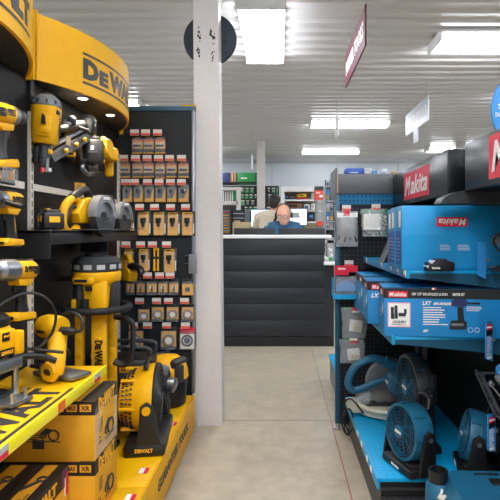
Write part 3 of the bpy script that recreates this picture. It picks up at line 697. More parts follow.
# circular saws
def circsaw(label,loc,rot,sc):
    t=thing('circular_saw',label,'power tool',loc,rot,'circular saws on the black shelf',sc)
    mb=MB('yellow'); mb.lathe([(.015,.0),(.04,.004),(.044,.03),(.044,.09),(.032,.11)],(.0,-.02,.02),Yv,24); mb.prism([(-.08,-.04),(.05,-.045),(.06,.03),(.01,.075),(-.05,.06),(-.1,.0)],.055,(-.01,.015,.01),bev=.008); ho=obj('motor_housing',mb,t)
    mb=MB('black'); mb.text('DEWALT',.055,.016,(0,.092,.02),-X,Z,.03); obj('logo',mb,ho)
    mb=MB('yellow'); mb.tube(spline([(-.06,.02,.06),(-.10,.02,.075),(-.165,.02,.03),(-.175,.02,-.045),(-.12,.02,-.075),(-.07,.02,-.05)],5),.018,10); mb.use('black').tube(spline([(.04,.02,.06),(.01,.02,.115),(-.05,.02,.105),(-.11,.02,.075)],5),.019,10); mb.tube(spline([(-.06,.02,.02),(-.11,.02,.04),(-.15,.02,-.01),(-.15,.02,-.045)],5),.012,8); obj('handle',mb,t)
    mb=MB('guard_grey'); pts=[(.098*math.cos(R(a)),.098*math.sin(R(a))) for a in range(-8,190,9)]+[(.066*math.cos(R(a)),.066*math.sin(R(a))) for a in range(188,-10,-9)]
    mb.prism(pts,.04,(.035,-.045,.0),bev=.005); mb.prism([(.095*math.cos(R(a)),.095*math.sin(R(a))) for a in range(-8,190,9)],.006,(.035,-.028,.0)); gu=obj('upper_guard',mb,t)
    mb=MB('paper'); mb.text('DEWALT',.06,.013,(.035,-.066,.082),X,Z,.02); obj('lettering',mb,gu)
    mb=MB('dark_steel'); pts=[(.09*math.cos(R(a)),.09*math.sin(R(a))) for a in range(178,364,9)]+[(.035*math.cos(R(a)),.035*math.sin(R(a))) for a in range(361,178,-12)]
    mb.prism(pts,.034,(.035,-.045,-.002),bev=.004); obj('lower_guard',mb,t)
    mb=MB('silver'); mb.cyl((.035,-.047,0),(.035,-.049,0),.083,n=40); mb.use('black').cyl((.035,-.055,0),(.035,-.046,0),.022); obj('blade',mb,t)
    mb=MB('charcoal'); mb.box((.015,-.03,-.06),(.27,.15,.006),.002); mb.box((.1,.0,-.05),(.09,.04,.02),.004); mb.use('silver').box((.13,.03,-.05),(.02,.05,.012),.003); obj('shoe',mb,t)
    return t
circsaw('yellow circular saw with a big grey blade guard standing on the black shelf',(-.835,2.19,1.264),(0,0,82),.98)
circsaw('second circular saw, its grey guard just in front of the blister packs',(-.888,2.66,1.268),(0,0,84),.92)
t=thing('metal_shelf','short black metal shelf carrying the circular saws and a battery','shelf',(WX,1.95,1.15))
mb=MB('black',t); mb.bb(WX+.025,-.825,1.80,2.88,1.19,1.203,.003); mb.bb(-.832,-.825,1.80,2.88,1.15,1.204,.002); mb.use('black').bb(WX+.025,-.83,1.80,1.81,1.10,1.2); mb.bb(WX+.013,-.83,2.4,2.41,1.10,1.19); obj('tray',mb,t)
t=thing('battery_pack','black slide-on battery with yellow labels lying on the black metal shelf','battery',(-.865,1.885,1.204),(0,0,-50)); 
obj('battery_case',battery(MB(),(0,0,.034),(.105,.075,.062)),t)
mb=MB('yellow'); mb.box((0,-.01,.078),(.03,.012,.006),.002); obj('release_button',mb,t)
t=thing('price_card','small yellow card standing on the white rail above the circular saw','card',P(80,188,2.38),(0,0,60))
mb=MB('yellow_card'); mb.box((0,0,0),(.06,.003,.05)); mb.use('charcoal').lines(.04,.03,4,(0,-.0018,0),X,Z); obj('card_face',mb,t)
mb=MB('tan'); mb.box((0,.008,-.02),(.05,.02,.004)); obj('clip',mb,t)
# small hanging sander
t=thing('cordless_planer','small yellow and black planer hung at the far end of the pegboard beside the packs','power tool',P(128,272,2.9),(0,0,-40),'cordless tools hung on the black pegboard',1.0)
mb=MB('yellow'); mb.prism([(-.08,-.05),(.05,-.05),(.06,.0),(.02,.03),(-.06,.02)],.06,bev=.01); mb.tube(spline([(-.05,0,.02),(-.04,0,.075),(.0,0,.09),(.03,0,.05)],5),.016,10); obj('housing',mb,t)
mb=MB('black'); mb.tube(spline([(.02,0,.03),(.07,0,.035),(.12,0,.02),(.13,0,-.005)],5),.021,10); mb.box((-.1,0,-.02),(.05,.06,.05),.012); obj('handle',mb,t)
mb=MB('charcoal'); mb.box((0,0,-.055),(.19,.07,.012),.003); mb.ring((-.08,-.03,-.01),Yv,.03,.007,18,6); obj('sole_plate',mb,t)
# tripod work light
t=thing('tripod_light','tall yellow tripod work light with a black ring handle standing folded','work light',(-.82,2.235,.217))
mb=MB('yellow'); mb.lathe([(.075,.65),(.078,.66),(.084,.745),(.104,.765),(.108,.795),(.104,.805)],n=10); 
for k in range(3):
    a=R(90+120*k+20); c=V((.06*math.cos(a),.06*math.sin(a),0)); mb.use('charcoal').box((c.x*1.28,c.y*1.28,.70),(.05,.05,.12),.006,(0,0,math.degrees(a)))
mb.use('yellow').box((.04,-.075,.69),(.07,.03,.15),.008); mb.box((-.05,-.07,.665),(.06,.03,.05),.006); mb.box((-.02,-.088,.77),(.09,.03,.03),.006); ho=obj('light_head',mb,t)
mb=MB('black'); mb.box((-.03,-.105,.77),(.055,.004,.012)); mb.text('DEWALT',.04,.01,(-.055,-.0875,.735),X,Z,.03); mb.box((.0,-.092,.735),(.03,.004,.02)); mb.cyl((-.02,-.085,.62),(-.02,-.085,.69),.017); obj('control_panel',mb,ho)
mb=MB('charcoal'); mb.lathe([(.102,.805),(.108,.81),(.108,.845),(.085,.87),(.02,.873)],n=12); mb.use('light_grey')
for k in range(12): a=2*math.pi*k/12; mb.box((.103*math.cos(a),.103*math.sin(a),.827),(.005,.034,.02),0,(0,0,math.degrees(a)))
mb.use('black').box((-.13,0,.77),(.06,.03,.02),.005); mb.lathe([(.05,.873),(.05,.885),(.03,.89)],n=14); obj('lamp_cap',mb,t)
mb=MB('rubber'); mb.ring((.01,-.01,.643),Z,.135,.016,40,10,(1,.95)); mb.box((-.09,0,.643),(.06,.06,.03),.008); obj('ring_handle',mb,t)
for k,(lx,ly) in enumerate(((-.062,-.03),(.035,-.06),(.055,.05))):
    mb=MB('yellow'); mb.box((lx,ly,.33),(.036 if k!=1 else .062,.03,.62),.004)
    for q in range(7): mb.box((lx,ly-.015,.09+.07*q),(.024,.01,.03),.003)
    lg=obj('leg',mb,t)
    if k==1:
        mb=MB('black'); mb.dw(.135,.034,(lx+.004,ly-.0212,.445),-Z,X,False,.04); obj('logo',mb,lg)
    mb=MB('rubber'); mb.box((lx,ly,.012),(.055,.05,.024),.006); obj('foot',mb,lg)
mb=MB('charcoal'); mb.box((.01,.01,.3),(.05,.05,.56),.004); obj('centre_column',mb,t)
mb=MB('black'); mb.tube(spline([(.08,.0,.60),(.145,-.01,.59),(.165,-.01,.55),(.16,-.01,.43),(.13,-.01,.39),(.08,0,.40)],5),.011,8,flat=1.4); obj('side_handle',mb,t)
# ---------------------------------------------------------------- yellow shelf and what stands on it
t=thing('display_shelf','bright yellow shelf with big black lettering on its top carrying the router','shelf',(WX,.9,.66))
mb=MB('yellow_shelf',t); mb.bb(WX+.015,-.665,.86,1.90,.672,.688,.002); mb.bb(WX+.015,WX+.03,.86,1.90,.60,.688); dk=obj('shelf_deck',mb,t)
mb=MB('charcoal',t); mb.dw(.60,.15,(-.745,1.33,.6882),Yv,-X,True,.04,.0005); obj('lettering',mb,dk)
mb=MB('yellow_lip',t); mb.bb(-.666,-.658,.86,1.90,.655,.692,.002); obj('price_strip',mb,t)
for yy,top,bot,lab in ((1.185,'light_grey','red','grey and red price tag nearest the camera on the yellow shelf lip'),(1.505,'orange','orange','orange price tag in the middle of the yellow shelf lip'),(1.80,'light_grey','red','white price tag at the far end of the yellow shelf lip')):
    t=thing('price_tag',lab,'tag',(-.6575,yy,.672),(0,0,0),'price tags on the yellow shelf lip')
    mb=MB(top); mb.box((.001,0,.008),(.002,.045,.016)); mb.use(bot).box((.001,0,-.006),(.002,.045,.013)); obj('tag_face',mb,t)
# plunge router
t=thing('plunge_router','yellow plunge router with a silver base standing on the yellow shelf','power tool',(-.866,1.49,.689),(0,0,-14),None,.88)
mb=MB('steel'); pts=[(.085*math.cos(R(a)),.085*math.sin(R(a))) for a in range(0,360,12)]; mb.prism(pts,.014,(0,0,.012),X,Yv,bev=.003); mb.prism([(.04,-.06),(.13,-.045),(.135,.045),(.04,.06)],.016,(0,0,.012),X,Yv,bev=.004); mb.use('charcoal').prism([(.06*math.cos(R(a)),.06*math.sin(R(a))) for a in range(0,360,15)],.01,(0,0,.024),X,Yv); mb.use('silver')
for x,y in ((.118,-.03),(.118,.03)): mb.cyl((x,y,.02),(x,y,.05),.006,n=8)
obj('base_plate',mb,t)
for sy in (-1,1):
    mb=MB('silver'); mb.cyl((.055,sy*.055,.02),(.055,sy*.055,.20),.011,n=14); obj('plunge_rod',mb,t)
mb=MB('yellow'); mb.lathe([(.048,.13),(.06,.15),(.064,.17),(.064,.25),(.058,.258)],n=28); mb.box((.05,0,.205),(.05,.085,.09),.012); mb.box((.075,.045,.2),(.03,.03,.08),.006); ho=obj('motor_housing',mb,t)
mb=MB('black'); mb.box((.076,-.005,.175),(.003,.06,.024)); mb.box((.076,-.01,.228),(.003,.03,.028)); mb.use('yellow_card').text('DEWALT',.05,.012,(.078,-.005,.175),Yv,Z,.03); mb.text('~',.02,.01,(.078,-.01,.23),Yv,Z,.03); obj('logo',mb,ho)
mb=MB('steel'); mb.lathe([(.062,.11),(.068,.12),(.068,.148),(.062,.155)],n=28); mb.box((.05,0,.13),(.07,.12,.04),.008); obj('collar',mb,t)
mb=MB('black'); mb.lathe([(.06,.258),(.064,.265),(.062,.285),(.045,.30),(.02,.302)],n=28); obj('top_cap',mb,t)
mb=MB('black'); mb.tube(spline([(.03,.06,.135),(.05,.10,.135),(.08,.15,.125),(.11,.19,.10)],5),[.012]*16,10); mb.sph((.03,.075,.135),.025,14,10); mb.tube([(.05,.11,.16),(.12,.22,.125)],.006,8); obj('handle',mb,t)
mb=MB('cable'); mb.tube(spline([(.0,.0,.30),(.01,.06,.335),(.03,.14,.355),(.06,.2,.33),(.075,.235,.27),(.06,.24,.20),(.04,.22,.16),(.05,.17,.15),(.07,.12,.16)],6),.0055,8); obj('power_cord',mb,t)
# palm trimmer
t=thing('trimmer','yellow corded trimmer tilting on a silver foot at the far end of the yellow shelf','power tool',(-.775,1.74,.689),(0,0,-25))
mb=MB('yellow'); mb.lathe([(.02,-.075),(.036,-.072),(.042,-.05),(.042,.0),(.038,.02)],(0,0,.175),X,22); mb.loft([[V((cx+r*math.cos(q),cy+r*1.05*math.sin(q),z)) for q in [2*math.pi*i/16 for i in range(16)]] for cx,cy,z,r in ((.0,0,.165,.034),(.012,-.01,.13,.03),(.03,-.03,.09,.03),(.042,-.045,.05,.031),(.045,-.05,.03,.026))]); ho=obj('motor_housing',mb,t)
mb=MB('black'); mb.cyl((.046,-.078,.045),(.046,-.083,.043),.014); mb.text('DEWALT',.04,.01,(-.03,-.043,.165),X,Z,.03); obj('switch_cap',mb,ho)
mb=MB('yellow'); mb.lathe([(.034,0),(.036,.008),(.03,.02)],(.045,-.06,.045),(0,-1,-.05),20); obj('end_ring',mb,t)
mb=MB('steel'); mb.box((-.0,.02,.012),(.19,.09,.014),.005); mb.box((-.06,.02,.03),(.05,.06,.03),.008); mb.use('black').tube([(-.12,-.01,.03),(-.06,0,.025)],.007,8); obj('foot_plate',mb,t)
mb=MB('charcoal'); mb.box((-.03,.01,.08),(.05,.05,.11),.012); mb.cyl((-.02,-.03,.07),(.0,-.02,.11),.012); obj('bracket',mb,t)
mb=MB('black'); mb.lathe([(.016,0),(.014,.03),(.009,.055)],(.02,0,.165),(1,.25,0),14); obj('cord_boot',mb,t)
mb=MB('cable'); mb.tube(spline([(.07,.012,.165),(.09,.02,.17),(.085,.03,.205),(.04,.03,.225),(-.015,.03,.21),(-.035,.03,.16),(-.02,.04,.11),(.0,.05,.07),(-.03,.03,.045),(-.09,.0,.05)],6),.0055,8); obj('power_cord',mb,t)
# ---------------------------------------------------------------- boxes
def carton(label,x0,x1,y0,y1,z0,z1,kind,group,name='carton'):
    t=thing(name,label,'box',((x0+x1)/2,(y0+y1)/2,z0),(0,0,0),group)
    mb=MB('yellow_box',t); mb.bb(x0,x1,y0,y1,z0,z1,.002)
    e=.0007; b=z1-.048
    mb.use('black_box'); mb.bb(x0,x1+e,y0-e,y0,b,z1-.001); mb.bb(x1,x1+e,y0-e,y1,b,z1-.001)
    mb.bb(x1-.05,x1+e,y0,y1,z1,z1+e)
    bx=obj('box',mb,t)
    mb=MB('yellow_card',t); yc=(y0+y1)/2; n=.0012
    mb.dw((y1-y0)*.72,.05,(x1+n,yc,b+.022),Yv,Z,False,.04)
    for i,(ww,tx) in enumerate(((.04,'20V'),(.035,'MAX'),(.038,'XR'))):
        xx=x1-.115+.042*i if i<2 else x1-.028
        xx=(x1-.125,x1-.078,x1-.032)[i]; mb.use('yellow_card').bb(xx-ww/2,xx+ww/2,y0-n,y0,b+.012,b+.036); mb.use('black_box').text(tx,ww*.8,.016,(xx,y0-n-.0004,b+.024),X,Z,.03,0,.0004)
    obj('logo',mb,bx)
    mb=MB('charcoal',t)
    q=V((x1+n,yc+.02,(z0+b)/2-.012)); mb.ring(q+Yv*.02,X,.026,.0035,20,4); mb.prism([(-.035,-.032),(.05,-.032),(.05,-.026),(-.035,-.026)],.0008,q,Yv,Z); mb.prism([(-.03,-.005),(.0,.012),(.012,.03),(-.012,.036),(-.034,.018)],.0008,q,Yv,Z); mb.ring(q+Yv*-.024+Z*.0,X,.014,.003,14,4)
    mb.lines(.05,.05,5,(x1+n,y0+.06,b-.05),Yv,Z,.0006,4); mb.lines(.03,.03,2,(x1+n,y0+.045,z0+.055),Yv,Z,.0006,8)
    if kind=='saw':
        q=V((x1-.15,y0-n,(z0+b)/2+.01)); mb.ring(q+X*.012,Yv,.017,.003,18,4); mb.prism([(-.03,-.022),(.034,-.024),(.034,-.02),(-.03,-.018)],.0008,q,X,Z); mb.prism([(-.028,-.004),(-.004,.006),(.006,.02),(-.014,.024),(-.03,.010)],.0008,q,X,Z); mb.ring(q+X*-.024,Yv,.010,.0025,14,4)
        mb.bb(x1-.21,x1-.17,y0-n,y0,(z0+z1)/2-.06,(z0+z1)/2-.03); mb.lines(.06,.03,4,(x1-.2,y0-n,(z0+b)/2),X,Z,.0006,2)
    obj('printed_picture',mb,bx)
    return t
t=carton('yellow shrink-wrapped carton stacked on top of another carton under the yellow shelf',-.955,-.62,1.676,1.90,.428,.630,'saw','yellow cartons under the yellow shelf')
mb=MB('film',t); pts=[(.1*math.cos(R(a)),.085*math.sin(R(a))) for a in range(0,360,12)]
mb.bb(-.6195,-.6182,1.6745,1.90,.432,.47); mb.bb(-.6195,-.6182,1.6745,1.715,.47,.60); mb.bb(-.6195,-.6182,1.88,1.90,.47,.60); mb.ring((-.6185,1.797,.535),X,.085,.004,30,6,(1,.8)); obj('shrink_film',mb,t)
carton('yellow carton standing on the platform beneath the shrink-wrapped one',-.955,-.62,1.676,1.90,.217,.427,'saw','yellow cartons under the yellow shelf')
def slim(label,x0,x1):
    t=thing('carton',label,'box',((x0+x1)/2,1.5,.217),(0,0,0),'yellow cartons under the yellow shelf')
    y0,y1,z0,z1=1.28,1.66,.217,.424; e=.0007
    mb=MB('yellow_box',t); mb.bb(x0,x1,y0,y1,z0,z1,.002); mb.use('black_box').bb(x1-.03,x1+e,y0,y1,z1,z1+e); mb.bb(x1,x1+e,y0,y1,z1-.06,z1); mb.bb(x0+.0,x0+.022,y0,y1,z1,z1+e)
    mb.use('stars').bb(x1,x1+e*2,y1-.05,y1-.006,z1-.058,z1); mb.use('red').bb(x1,x1+e*2.5,y1-.02,y1-.006,z1-.09,z1-.02); mb.use('paper').bb(x1,x1+e*2.6,y1-.03,y1-.024,z1-.09,z1-.03)
    bx=obj('box',mb,t); n=.0014
    mb=MB('yellow_card',t); mb.text('DEWALT',.2,.036,(x1+n,1.47,z1-.031),Yv,Z,.04); obj('logo',mb,bx)
    mb=MB('charcoal',t); c=V(((x0+x1)/2-.01,1.53,z1+n)); mb.tube([c+V((-.02,-.04,0)),c+V((.02,.02,0))],.005,6); mb.ring(c+V((.02,.03,0)),Z,.014,.004,14,4); mb.lines(.1,.03,3,c+V((.02,-.1,0)),Yv,-X); mb.bb(x1,x1+n,1.36,1.6,z0+.03,z0+.06); obj('printed_picture',mb,bx)
slim('slim yellow carton with a star flag corner, in front of the two stacked cartons',-.80,-.703)
slim('slim yellow carton with a flag corner lying against the pegboard side of its twin',-.915,-.806)
# ---------------------------------------------------------------- on the platform
t=thing('jobsite_fan','big yellow drum fan on a black stand on the yellow platform','fan',(-.605,2.36,.217),(0,0,7),None,.90)
cz=.215
mb=MB('yellow'); mb.lathe([(.09,-.155),(.11,-.15),(.165,-.06),(.178,-.02),(.18,.02),(.172,.03),(.165,.03),(.165,-.03)],(0,0,cz),X,36)
for k in range(14):
    a=2*math.pi*k/14; mb.box((-.085,.155*math.cos(a),cz+.155*math.sin(a)),(.11,.018,.016),.003,(math.degrees(a),0,0)) if k%2 else None
mb.use('charcoal')
for k in range(40):
    a=2*math.pi*k/40
    for hx,rr in ((-.13,.125),(-.108,.138),(-.086,.152)):
        mb.box((hx,rr*math.cos(a),cz+rr*math.sin(a)),(.014,.012,.006),0,(math.degrees(a),0,0))
obj('drum_housing',mb,t)
mb=MB('black'); mb.ring((.03,0,cz),X,.17,.014,44,8)
for r in (.03,.05,.07,.09,.11,.13,.15): mb.ring((.04+.012*(1-r/.17),0,cz),X,r,.0028,36,5)
for k in range(24):
    a=2*math.pi*k/24; mb.tube([(.05,.03*math.cos(a),cz+.03*math.sin(a)),(.036,.17*math.cos(a+.35),cz+.17*math.sin(a+.35))],.0026,5)
mb.cyl((.045,0,cz),(.056,0,cz),.032); mb.cyl((-.028,0,cz),(-.024,0,cz),.164,n=36); obj('front_grille',mb,t)
for k in range(5):
    a=2*math.pi*k/5; mb=MB('charcoal'); mb.prism([(.02,-.015),(.14,-.045),(.15,.03),(.02,.02)],.004,(0,0,cz),(.25,math.cos(a),math.sin(a)),(.3,-math.sin(a),math.cos(a))); obj('blade',mb,t)
for sy in (-1,1):
    mb=MB('black'); mb.prism([(-.055,.02),(.075,.02),(.06,.10),(.03,.24),(.0,.262),(-.03,.24),(-.035,.10)],.022,(-.0,sy*.20,0),bev=.006); st=obj('stand_arm',mb,t)
    mb=MB('yellow'); mb.cyl((-.0,sy*.208,.222),(-.0,sy*.218,.222),.021); obj('pivot_cap',mb,st)
mb=MB('black'); mb.box((-.01,0,.03),(.20,.43,.06),.014); ba=obj('base',mb,t)
mb=MB('yellow_card'); mb.text('DEWALT',.085,.018,(-.01,-.2165,.033),X,Z,.035); obj('logo',mb,ba)
mb=MB('black'); mb.tube(spline([(-.02,-.08,cz+.17),(-.02,-.06,cz+.195),(-.02,.06,cz+.195),(-.02,.08,cz+.17)],5),.012,8); obj('handle',mb,t)
mb=MB('charcoal'); mb.box((-.12,0,cz-.02),(.04,.14,.14),.015); obj('battery_bay',mb,t)
# black radio box behind the fan
t=thing('jobsite_radio','black box radio with a tubular handle behind the drum fan','radio',(-.81,2.62,.217),(0,0,4))
mb=MB('black'); mb.box((0,0,.17),(.30,.20,.33),.03); mb.use('charcoal'); mb.box((0,-.10,.17),(.2,.01,.2),.004); mb.ring((-.07,-.105,.2),Yv,.04,.006,20,6); mb.ring((.07,-.105,.2),Yv,.04,.006,20,6); bd=obj('case',mb,t)
mb=MB('yellow_card'); mb.box((.05,-.106,.285),(.11,.002,.03)); mb.use('black').text('DEWALT',.09,.016,(.05,-.108,.285),X,Z,.03); obj('badge',mb,bd)
mb=MB('charcoal'); mb.tube(spline([(-.14,-.08,.33),(-.12,-.08,.385),(.12,-.08,.385),(.14,-.08,.33)],5),.012,8); mb.tube(spline([(-.14,.08,.33),(-.12,.08,.385),(.12,.08,.385),(.14,.08,.33)],5),.012,8); obj('handle',mb,t)
mb=MB('grey'); mb.sph((-.14,-.09,.35),.016,10,8); obj('corner_cap',mb,t)
# vacuum with yellow lid
t=thing('portable_vacuum','yellow topped black tank vacuum at the far end of the yellow platform','vacuum',(-.645,2.84,.217),(0,0,-25),None,.82)
mb=MB('black'); mb.lathe([(.10,0),(.115,.01),(.125,.17),(.12,.18)],n=28,sc=(1.15,1)); mb.use('charcoal').box((.0,-.118,.09),(.07,.02,.1),.006); obj('tank',mb,t)
mb=MB('yellow'); mb.lathe([(.125,.18),(.132,.19),(.128,.24),(.11,.30),(.07,.335),(.02,.342)],n=28,sc=(1.15,1)); mb.box((.0,-.1,.235),(.12,.06,.08),.012); obj('lid',mb,t)
mb=MB('black'); mb.cyl((-.03,-.10,.275),(-.03,-.135,.265),.025); mb.ring((-.03,-.137,.265),(0,-1,-.2),.025,.006,18,6); obj('hose_port',mb,t)
mb=MB('charcoal'); mb.box((.09,-.0,.29),(.05,.14,.09),.018,(0,35,0)); mb.box((.13,-.03,.23),(.03,.08,.12),.012); obj('latch_handle',mb,t)
# hose in front of the vacuum
t=thing('corded_grinder','dark corded grinder head lying between the drum fan and the vacuum','power tool',(-.63,2.645,.217),(0,0,20),None,.8)
mb=MB('charcoal'); mb.lathe([(.02,0),(.045,.01),(.05,.08),(.042,.16),(.03,.18)],(0,0,.13),(.2,.3,1),20); mb.use('steel').lathe([(.03,0),(.048,.008),(.048,.05),(.03,.06)],(.04,-.02,.22),(.9,-.45,-.15),20); mb.use('charcoal').box((0,0,.07),(.11,.12,.14),.02); hd=obj('gear_head',mb,t)
mb=MB('grey'); mb.box((.02,-.05,.32),(.05,.02,.06),.006,(0,20,0)); mb.use('pink').box((-.0,-.035,.345),(.02,.02,.02),.003); obj('lever',mb,hd)
mb=MB('cable'); mb.tube(spline([(-.02,0,.33),(-.06,.02,.36),(-.1,.05,.3),(-.09,.06,.15),(-.05,.05,.02)],6),.007,8); obj('power_cord',mb,t)
# steel bar lying across behind
t=thing('tool_stand','dark steel tool stand arm reaching over the radio towards the vacuum','stand',(-.76,2.985,.217)); t.scale=(.9,.6,.5)
mb=MB('dark_steel'); mb.cyl((-.14,0,.50),(.10,-.02,.51),.012); mb.box((-.1,0,.25),(.03,.03,.5),.004); mb.box((-.1,0,.008),(.14,.12,.016),.004); obj('arm',mb,t)
mb=MB('silver'); mb.cyl((.02,-.012,.495),(.08,-.016,.515),.02); mb.use('charcoal').box((.1,-.02,.52),(.03,.04,.06),.006); mb.use('steel').tube([(.10,-.03,.49),(.06,-.06,.45)],.008,6); obj('clamp',mb,t)
# price tags lying on the platform edge
for px,py,lab in ((144.5,471,'white and red tag on the platform edge in front of the drum fan'),(131,498,'white and red tag on the platform edge at the bottom of the photo'),(173.5,424,'white and red tag on the platform edge beside the vacuum'),(160,442,'red tag on the platform edge beside the fan stand')):
    Yd=.984*F/(py-CY); p=P(px,py,Yd)
    t=thing('price_tag',lab,'tag',(p.x,Yd,.2168),(0,0,0),'price tags on the yellow platform'); mb=MB('paper'); mb.box((-.010,0,.001),(.02,.045,.002)); mb.use('red').box((.008,0,.001),(.016,.045,.002)); obj('tag_face',mb,t)
# ---------------------------------------------------------------- blue side
BX=.90; FY=3.03; NY=1.99
t=thing('shelving_bay','dark shelving bay with blue platform, black header and perforated end panel at the aisle corner','shelving',(BX,NY,0))
mb=MB('peg_black',t); mb.bb(BX,BX+.03,NY,FY,.02,1.54); obj('back_panel',mb,t)
mb=MB('peg_xz',t); mb.bb(.362,BX,FY,FY+.02,.03,1.36); ep=obj('end_panel',mb,t)
mb=MB('charcoal',t); mb.bb(.362,BX,FY-.003,FY,.985,.99); mb.bb(.362,BX,FY-.003,FY,.61,.614); obj('panel_seam',mb,ep)
mb=MB('peg_blue',t); mb.bb(.345,BX,FY-.004,FY+.018,1.36,1.425); obj('blue_rail',mb,t)
mb=MB('teal_dark',t); mb.bb(.335,.362,FY-.006,FY+.03,.035,1.42,.002); mb.use('silver').cyl((.349,FY+.005,0),(.349,FY+.005,.035),.012); mb.cyl((.349,FY+.005,0),(.349,FY+.005,.01),.022); obj('corner_post',mb,t)
mb=MB('header_grey',t); mb.bb(.348,BX,FY-.012,FY+.02,1.425,1.545,.002); mb.bb(.335,.345,FY-.01,FY+.30,1.40,1.58); mb.use('tan').bb(.345,.350,FY-.014,FY-.005,1.43,1.54); obj('end_header',mb,t)
mb=MB('dark_header',t); mb.bb(.68,BX,NY+.04,FY-.015,1.345,1.535,.004); hd=obj('header',mb,t)
mb=MB('red',t); mb.mk(.46,.14,(.6795,2.505,1.437),-Yv,Z); obj('logo',mb,hd)
mb=MB('peg_deck',t); mb.bb(.394,BX,NY+.03,FY-.01,.185,.20,.002); obj('deck',mb,t)
mb=MB('teal_shelf',t); mb.bb(.392,.402,NY+.03,FY-.01,.155,.199,.002); mb.use('black').bb(.41,BX,NY+.04,FY-.02,.0,.185); mb.use('charcoal')
for z in (.03,.07,.11,.15): mb.bb(.408,BX,NY+.03,NY+.04,z,z+.012)
obj('kick_panel',mb,t)
mb=MB('peg_blue',t); mb.use('dark_header').bb(.75,BX,NY-.1,NY+.03,1.345,1.535); obj('end_filler',mb,t)
# near bay: header, panel
t=thing('shelving_bay','nearer dark shelving bay, only its black header with the cropped red sign showing','shelving',(BX,.9,0))
mb=MB('black',t); mb.bb(BX,BX+.03,.85,NY-.01,.02,1.54); obj('back_panel',mb,t)
mb=MB('dark_header',t); mb.bb(.68,BX,.85,1.84,1.345,1.52,.004); hd=obj('header',mb,t)
mb=MB('red',t); mb.mk(.46,.14,(.6795,1.395,1.437),-Yv,Z); obj('logo',mb,hd)
mb=MB('charcoal',t); n=14; mb.prism([(.15*math.cos(R(180*i/n)),.052*math.sin(R(180*i/n))) for i in range(n+1)],.09,(.745,1.89,1.303),X,Z); obj('header_valance',mb,t)
mb=MB('black',t); mb.bb(.88,BX,.85,1.84,0,.03); obj('base_plate',mb,t)
# shelves
def shelf(label,x0,y0,y1,z,name='wall_shelf'):
    t=thing(name,label,'shelf',(BX,(y0+y1)/2,z),(0,0,0),'blue shelves of the corner bay')
    mb=MB('teal_shelf',t); mb.bb(x0,BX-.004,y0,y1,z-.012,z,.002); mb.bb(x0-.004,x0+.008,y0,y1,z-.032,z+.004,.002); obj('shelf_board',mb,t)
    for yy in (y0+.004,y1-.004):
        mb=MB('teal_dark',t); mb.prism([(x0,-.028),(x0,-.002),(BX-.005,-.002),(BX-.005,-.075),(BX-.12,-.06)],.006,(0,yy,z-.0),X,Z); obj('side_bracket',mb,t)
    return t
shelf('upper blue shelf carrying the upright blue cartons',.50,1.955,2.97,1.045)
shelf('lower blue shelf under the long brushless driver boxes',.445,1.965,2.97,.784)
for px,py,lab in ((366.5,257.5,'white price tag furthest along the upper blue shelf edge'),(381.5,263.5,'second price tag from the far end of the upper blue shelf edge'),(391,268.5,'third price tag from the far end of the upper blue shelf edge'),(397.5,271.5,'fourth price tag from the far end of the upper blue shelf edge'),(404.5,275,'white price tag nearest the front corner of the upper blue shelf')):
    Yd=.4945*F/(px-CX)
    t=thing('price_tag',lab,'tag',(.4945,min(Yd,2.95),1.03),(0,0,0),'price tags on the upper blue shelf')
    mb=MB('paper'); mb.box((0,0,.003),(.003,.03,.024)); mb.use('red').box((-.0005,0,-.006),(.003,.028,.008)); obj('tag_face',mb,t)
for i,(px,py) in enumerate(((357.5,434),(361.5,446),(367,459),(371,469))):
    Yd=.391*F/(px-CX); lab=f'small white tag on the edge of the blue platform, {ORD[i]} from the far end'
    t=thing('price_tag',lab,'tag',(.3905,Yd,.178),(0,0,0),'price tags on the blue platform')
    mb=MB('paper'); mb.box((0,0,0),(.003,.03,.02)); mb.use('red').box((-.0004,0,-.012),(.003,.03,.004)); obj('tag_face',mb,t)
# upright cartons on the upper shelf
def blue_carton(label,x0,x1,y0,y1,z0,z1,front=True):
    t=thing('carton',label,'box',((x0+x1)/2,(y0+y1)/2,z0),(0,0,0),'blue cartons on the upper blue shelf')
    mb=MB('carton_blue',t); mb.bb(x0,x1,y0,y1,z0,z1,.003); mb.bb(x0+.001,x1-.001,y0-.0012,y0,z0+.01,z0+(z1-z0)*.54)
    bx=obj('box',mb,t)
    mb=MB('paper',t); mb.bb(x0-.0012,x0,y0+.02,y0+.05,z1-.085,z1-.02); obj('label_strip',mb,bx)
    mb=MB('deep_blue',t); mb.bb(x0-.001,x0,y0+.015,y1-.01,z0+.02,z1-.1); mb.use('silver').lines(.05,.1,7,(x0-.0014,(y0+y1)/2,z0+.08),-Yv,Z); obj('side_print',mb,bx)
    if front:
        mb=MB('red',t); mb.mk(.122,.037,(.678,y0-.0006,1.236),-X,-Z); obj('logo',mb,bx)
        mb=MB('sign_grey',t); mb.lines(.05,.025,4,(.655,y0-.002,1.135),X,Z,.0006,3); mb.lines(.05,.025,4,(.725,y0-.002,1.135),X,Z,.0006,5); obj('small_print',mb,bx)
    return t
blue_carton('big blue carton facing the aisle end with an upside down red sign',.480,.898,1.97,2.075,1.046,1.300)
blue_carton('upright blue carton in the middle of the row of three on the upper shelf',.478,.895,2.08,2.155,1.046,1.298,False)
blue_carton('rearmost upright blue carton, standing behind its two twins on the upper shelf',.482,.895,2.16,2.24,1.046,1.294,False)
t=thing('flat_case','black flat case leaning against the rearmost blue carton','case',(.56,2.5,1.046))
mb=MB('black',t); mb.prism([(-.03,0),(.09,0),(.12,.21),(.06,.21)],.12,(.52,2.44,1.047),X,Z,bev=.005); obj('case_body',mb,t)
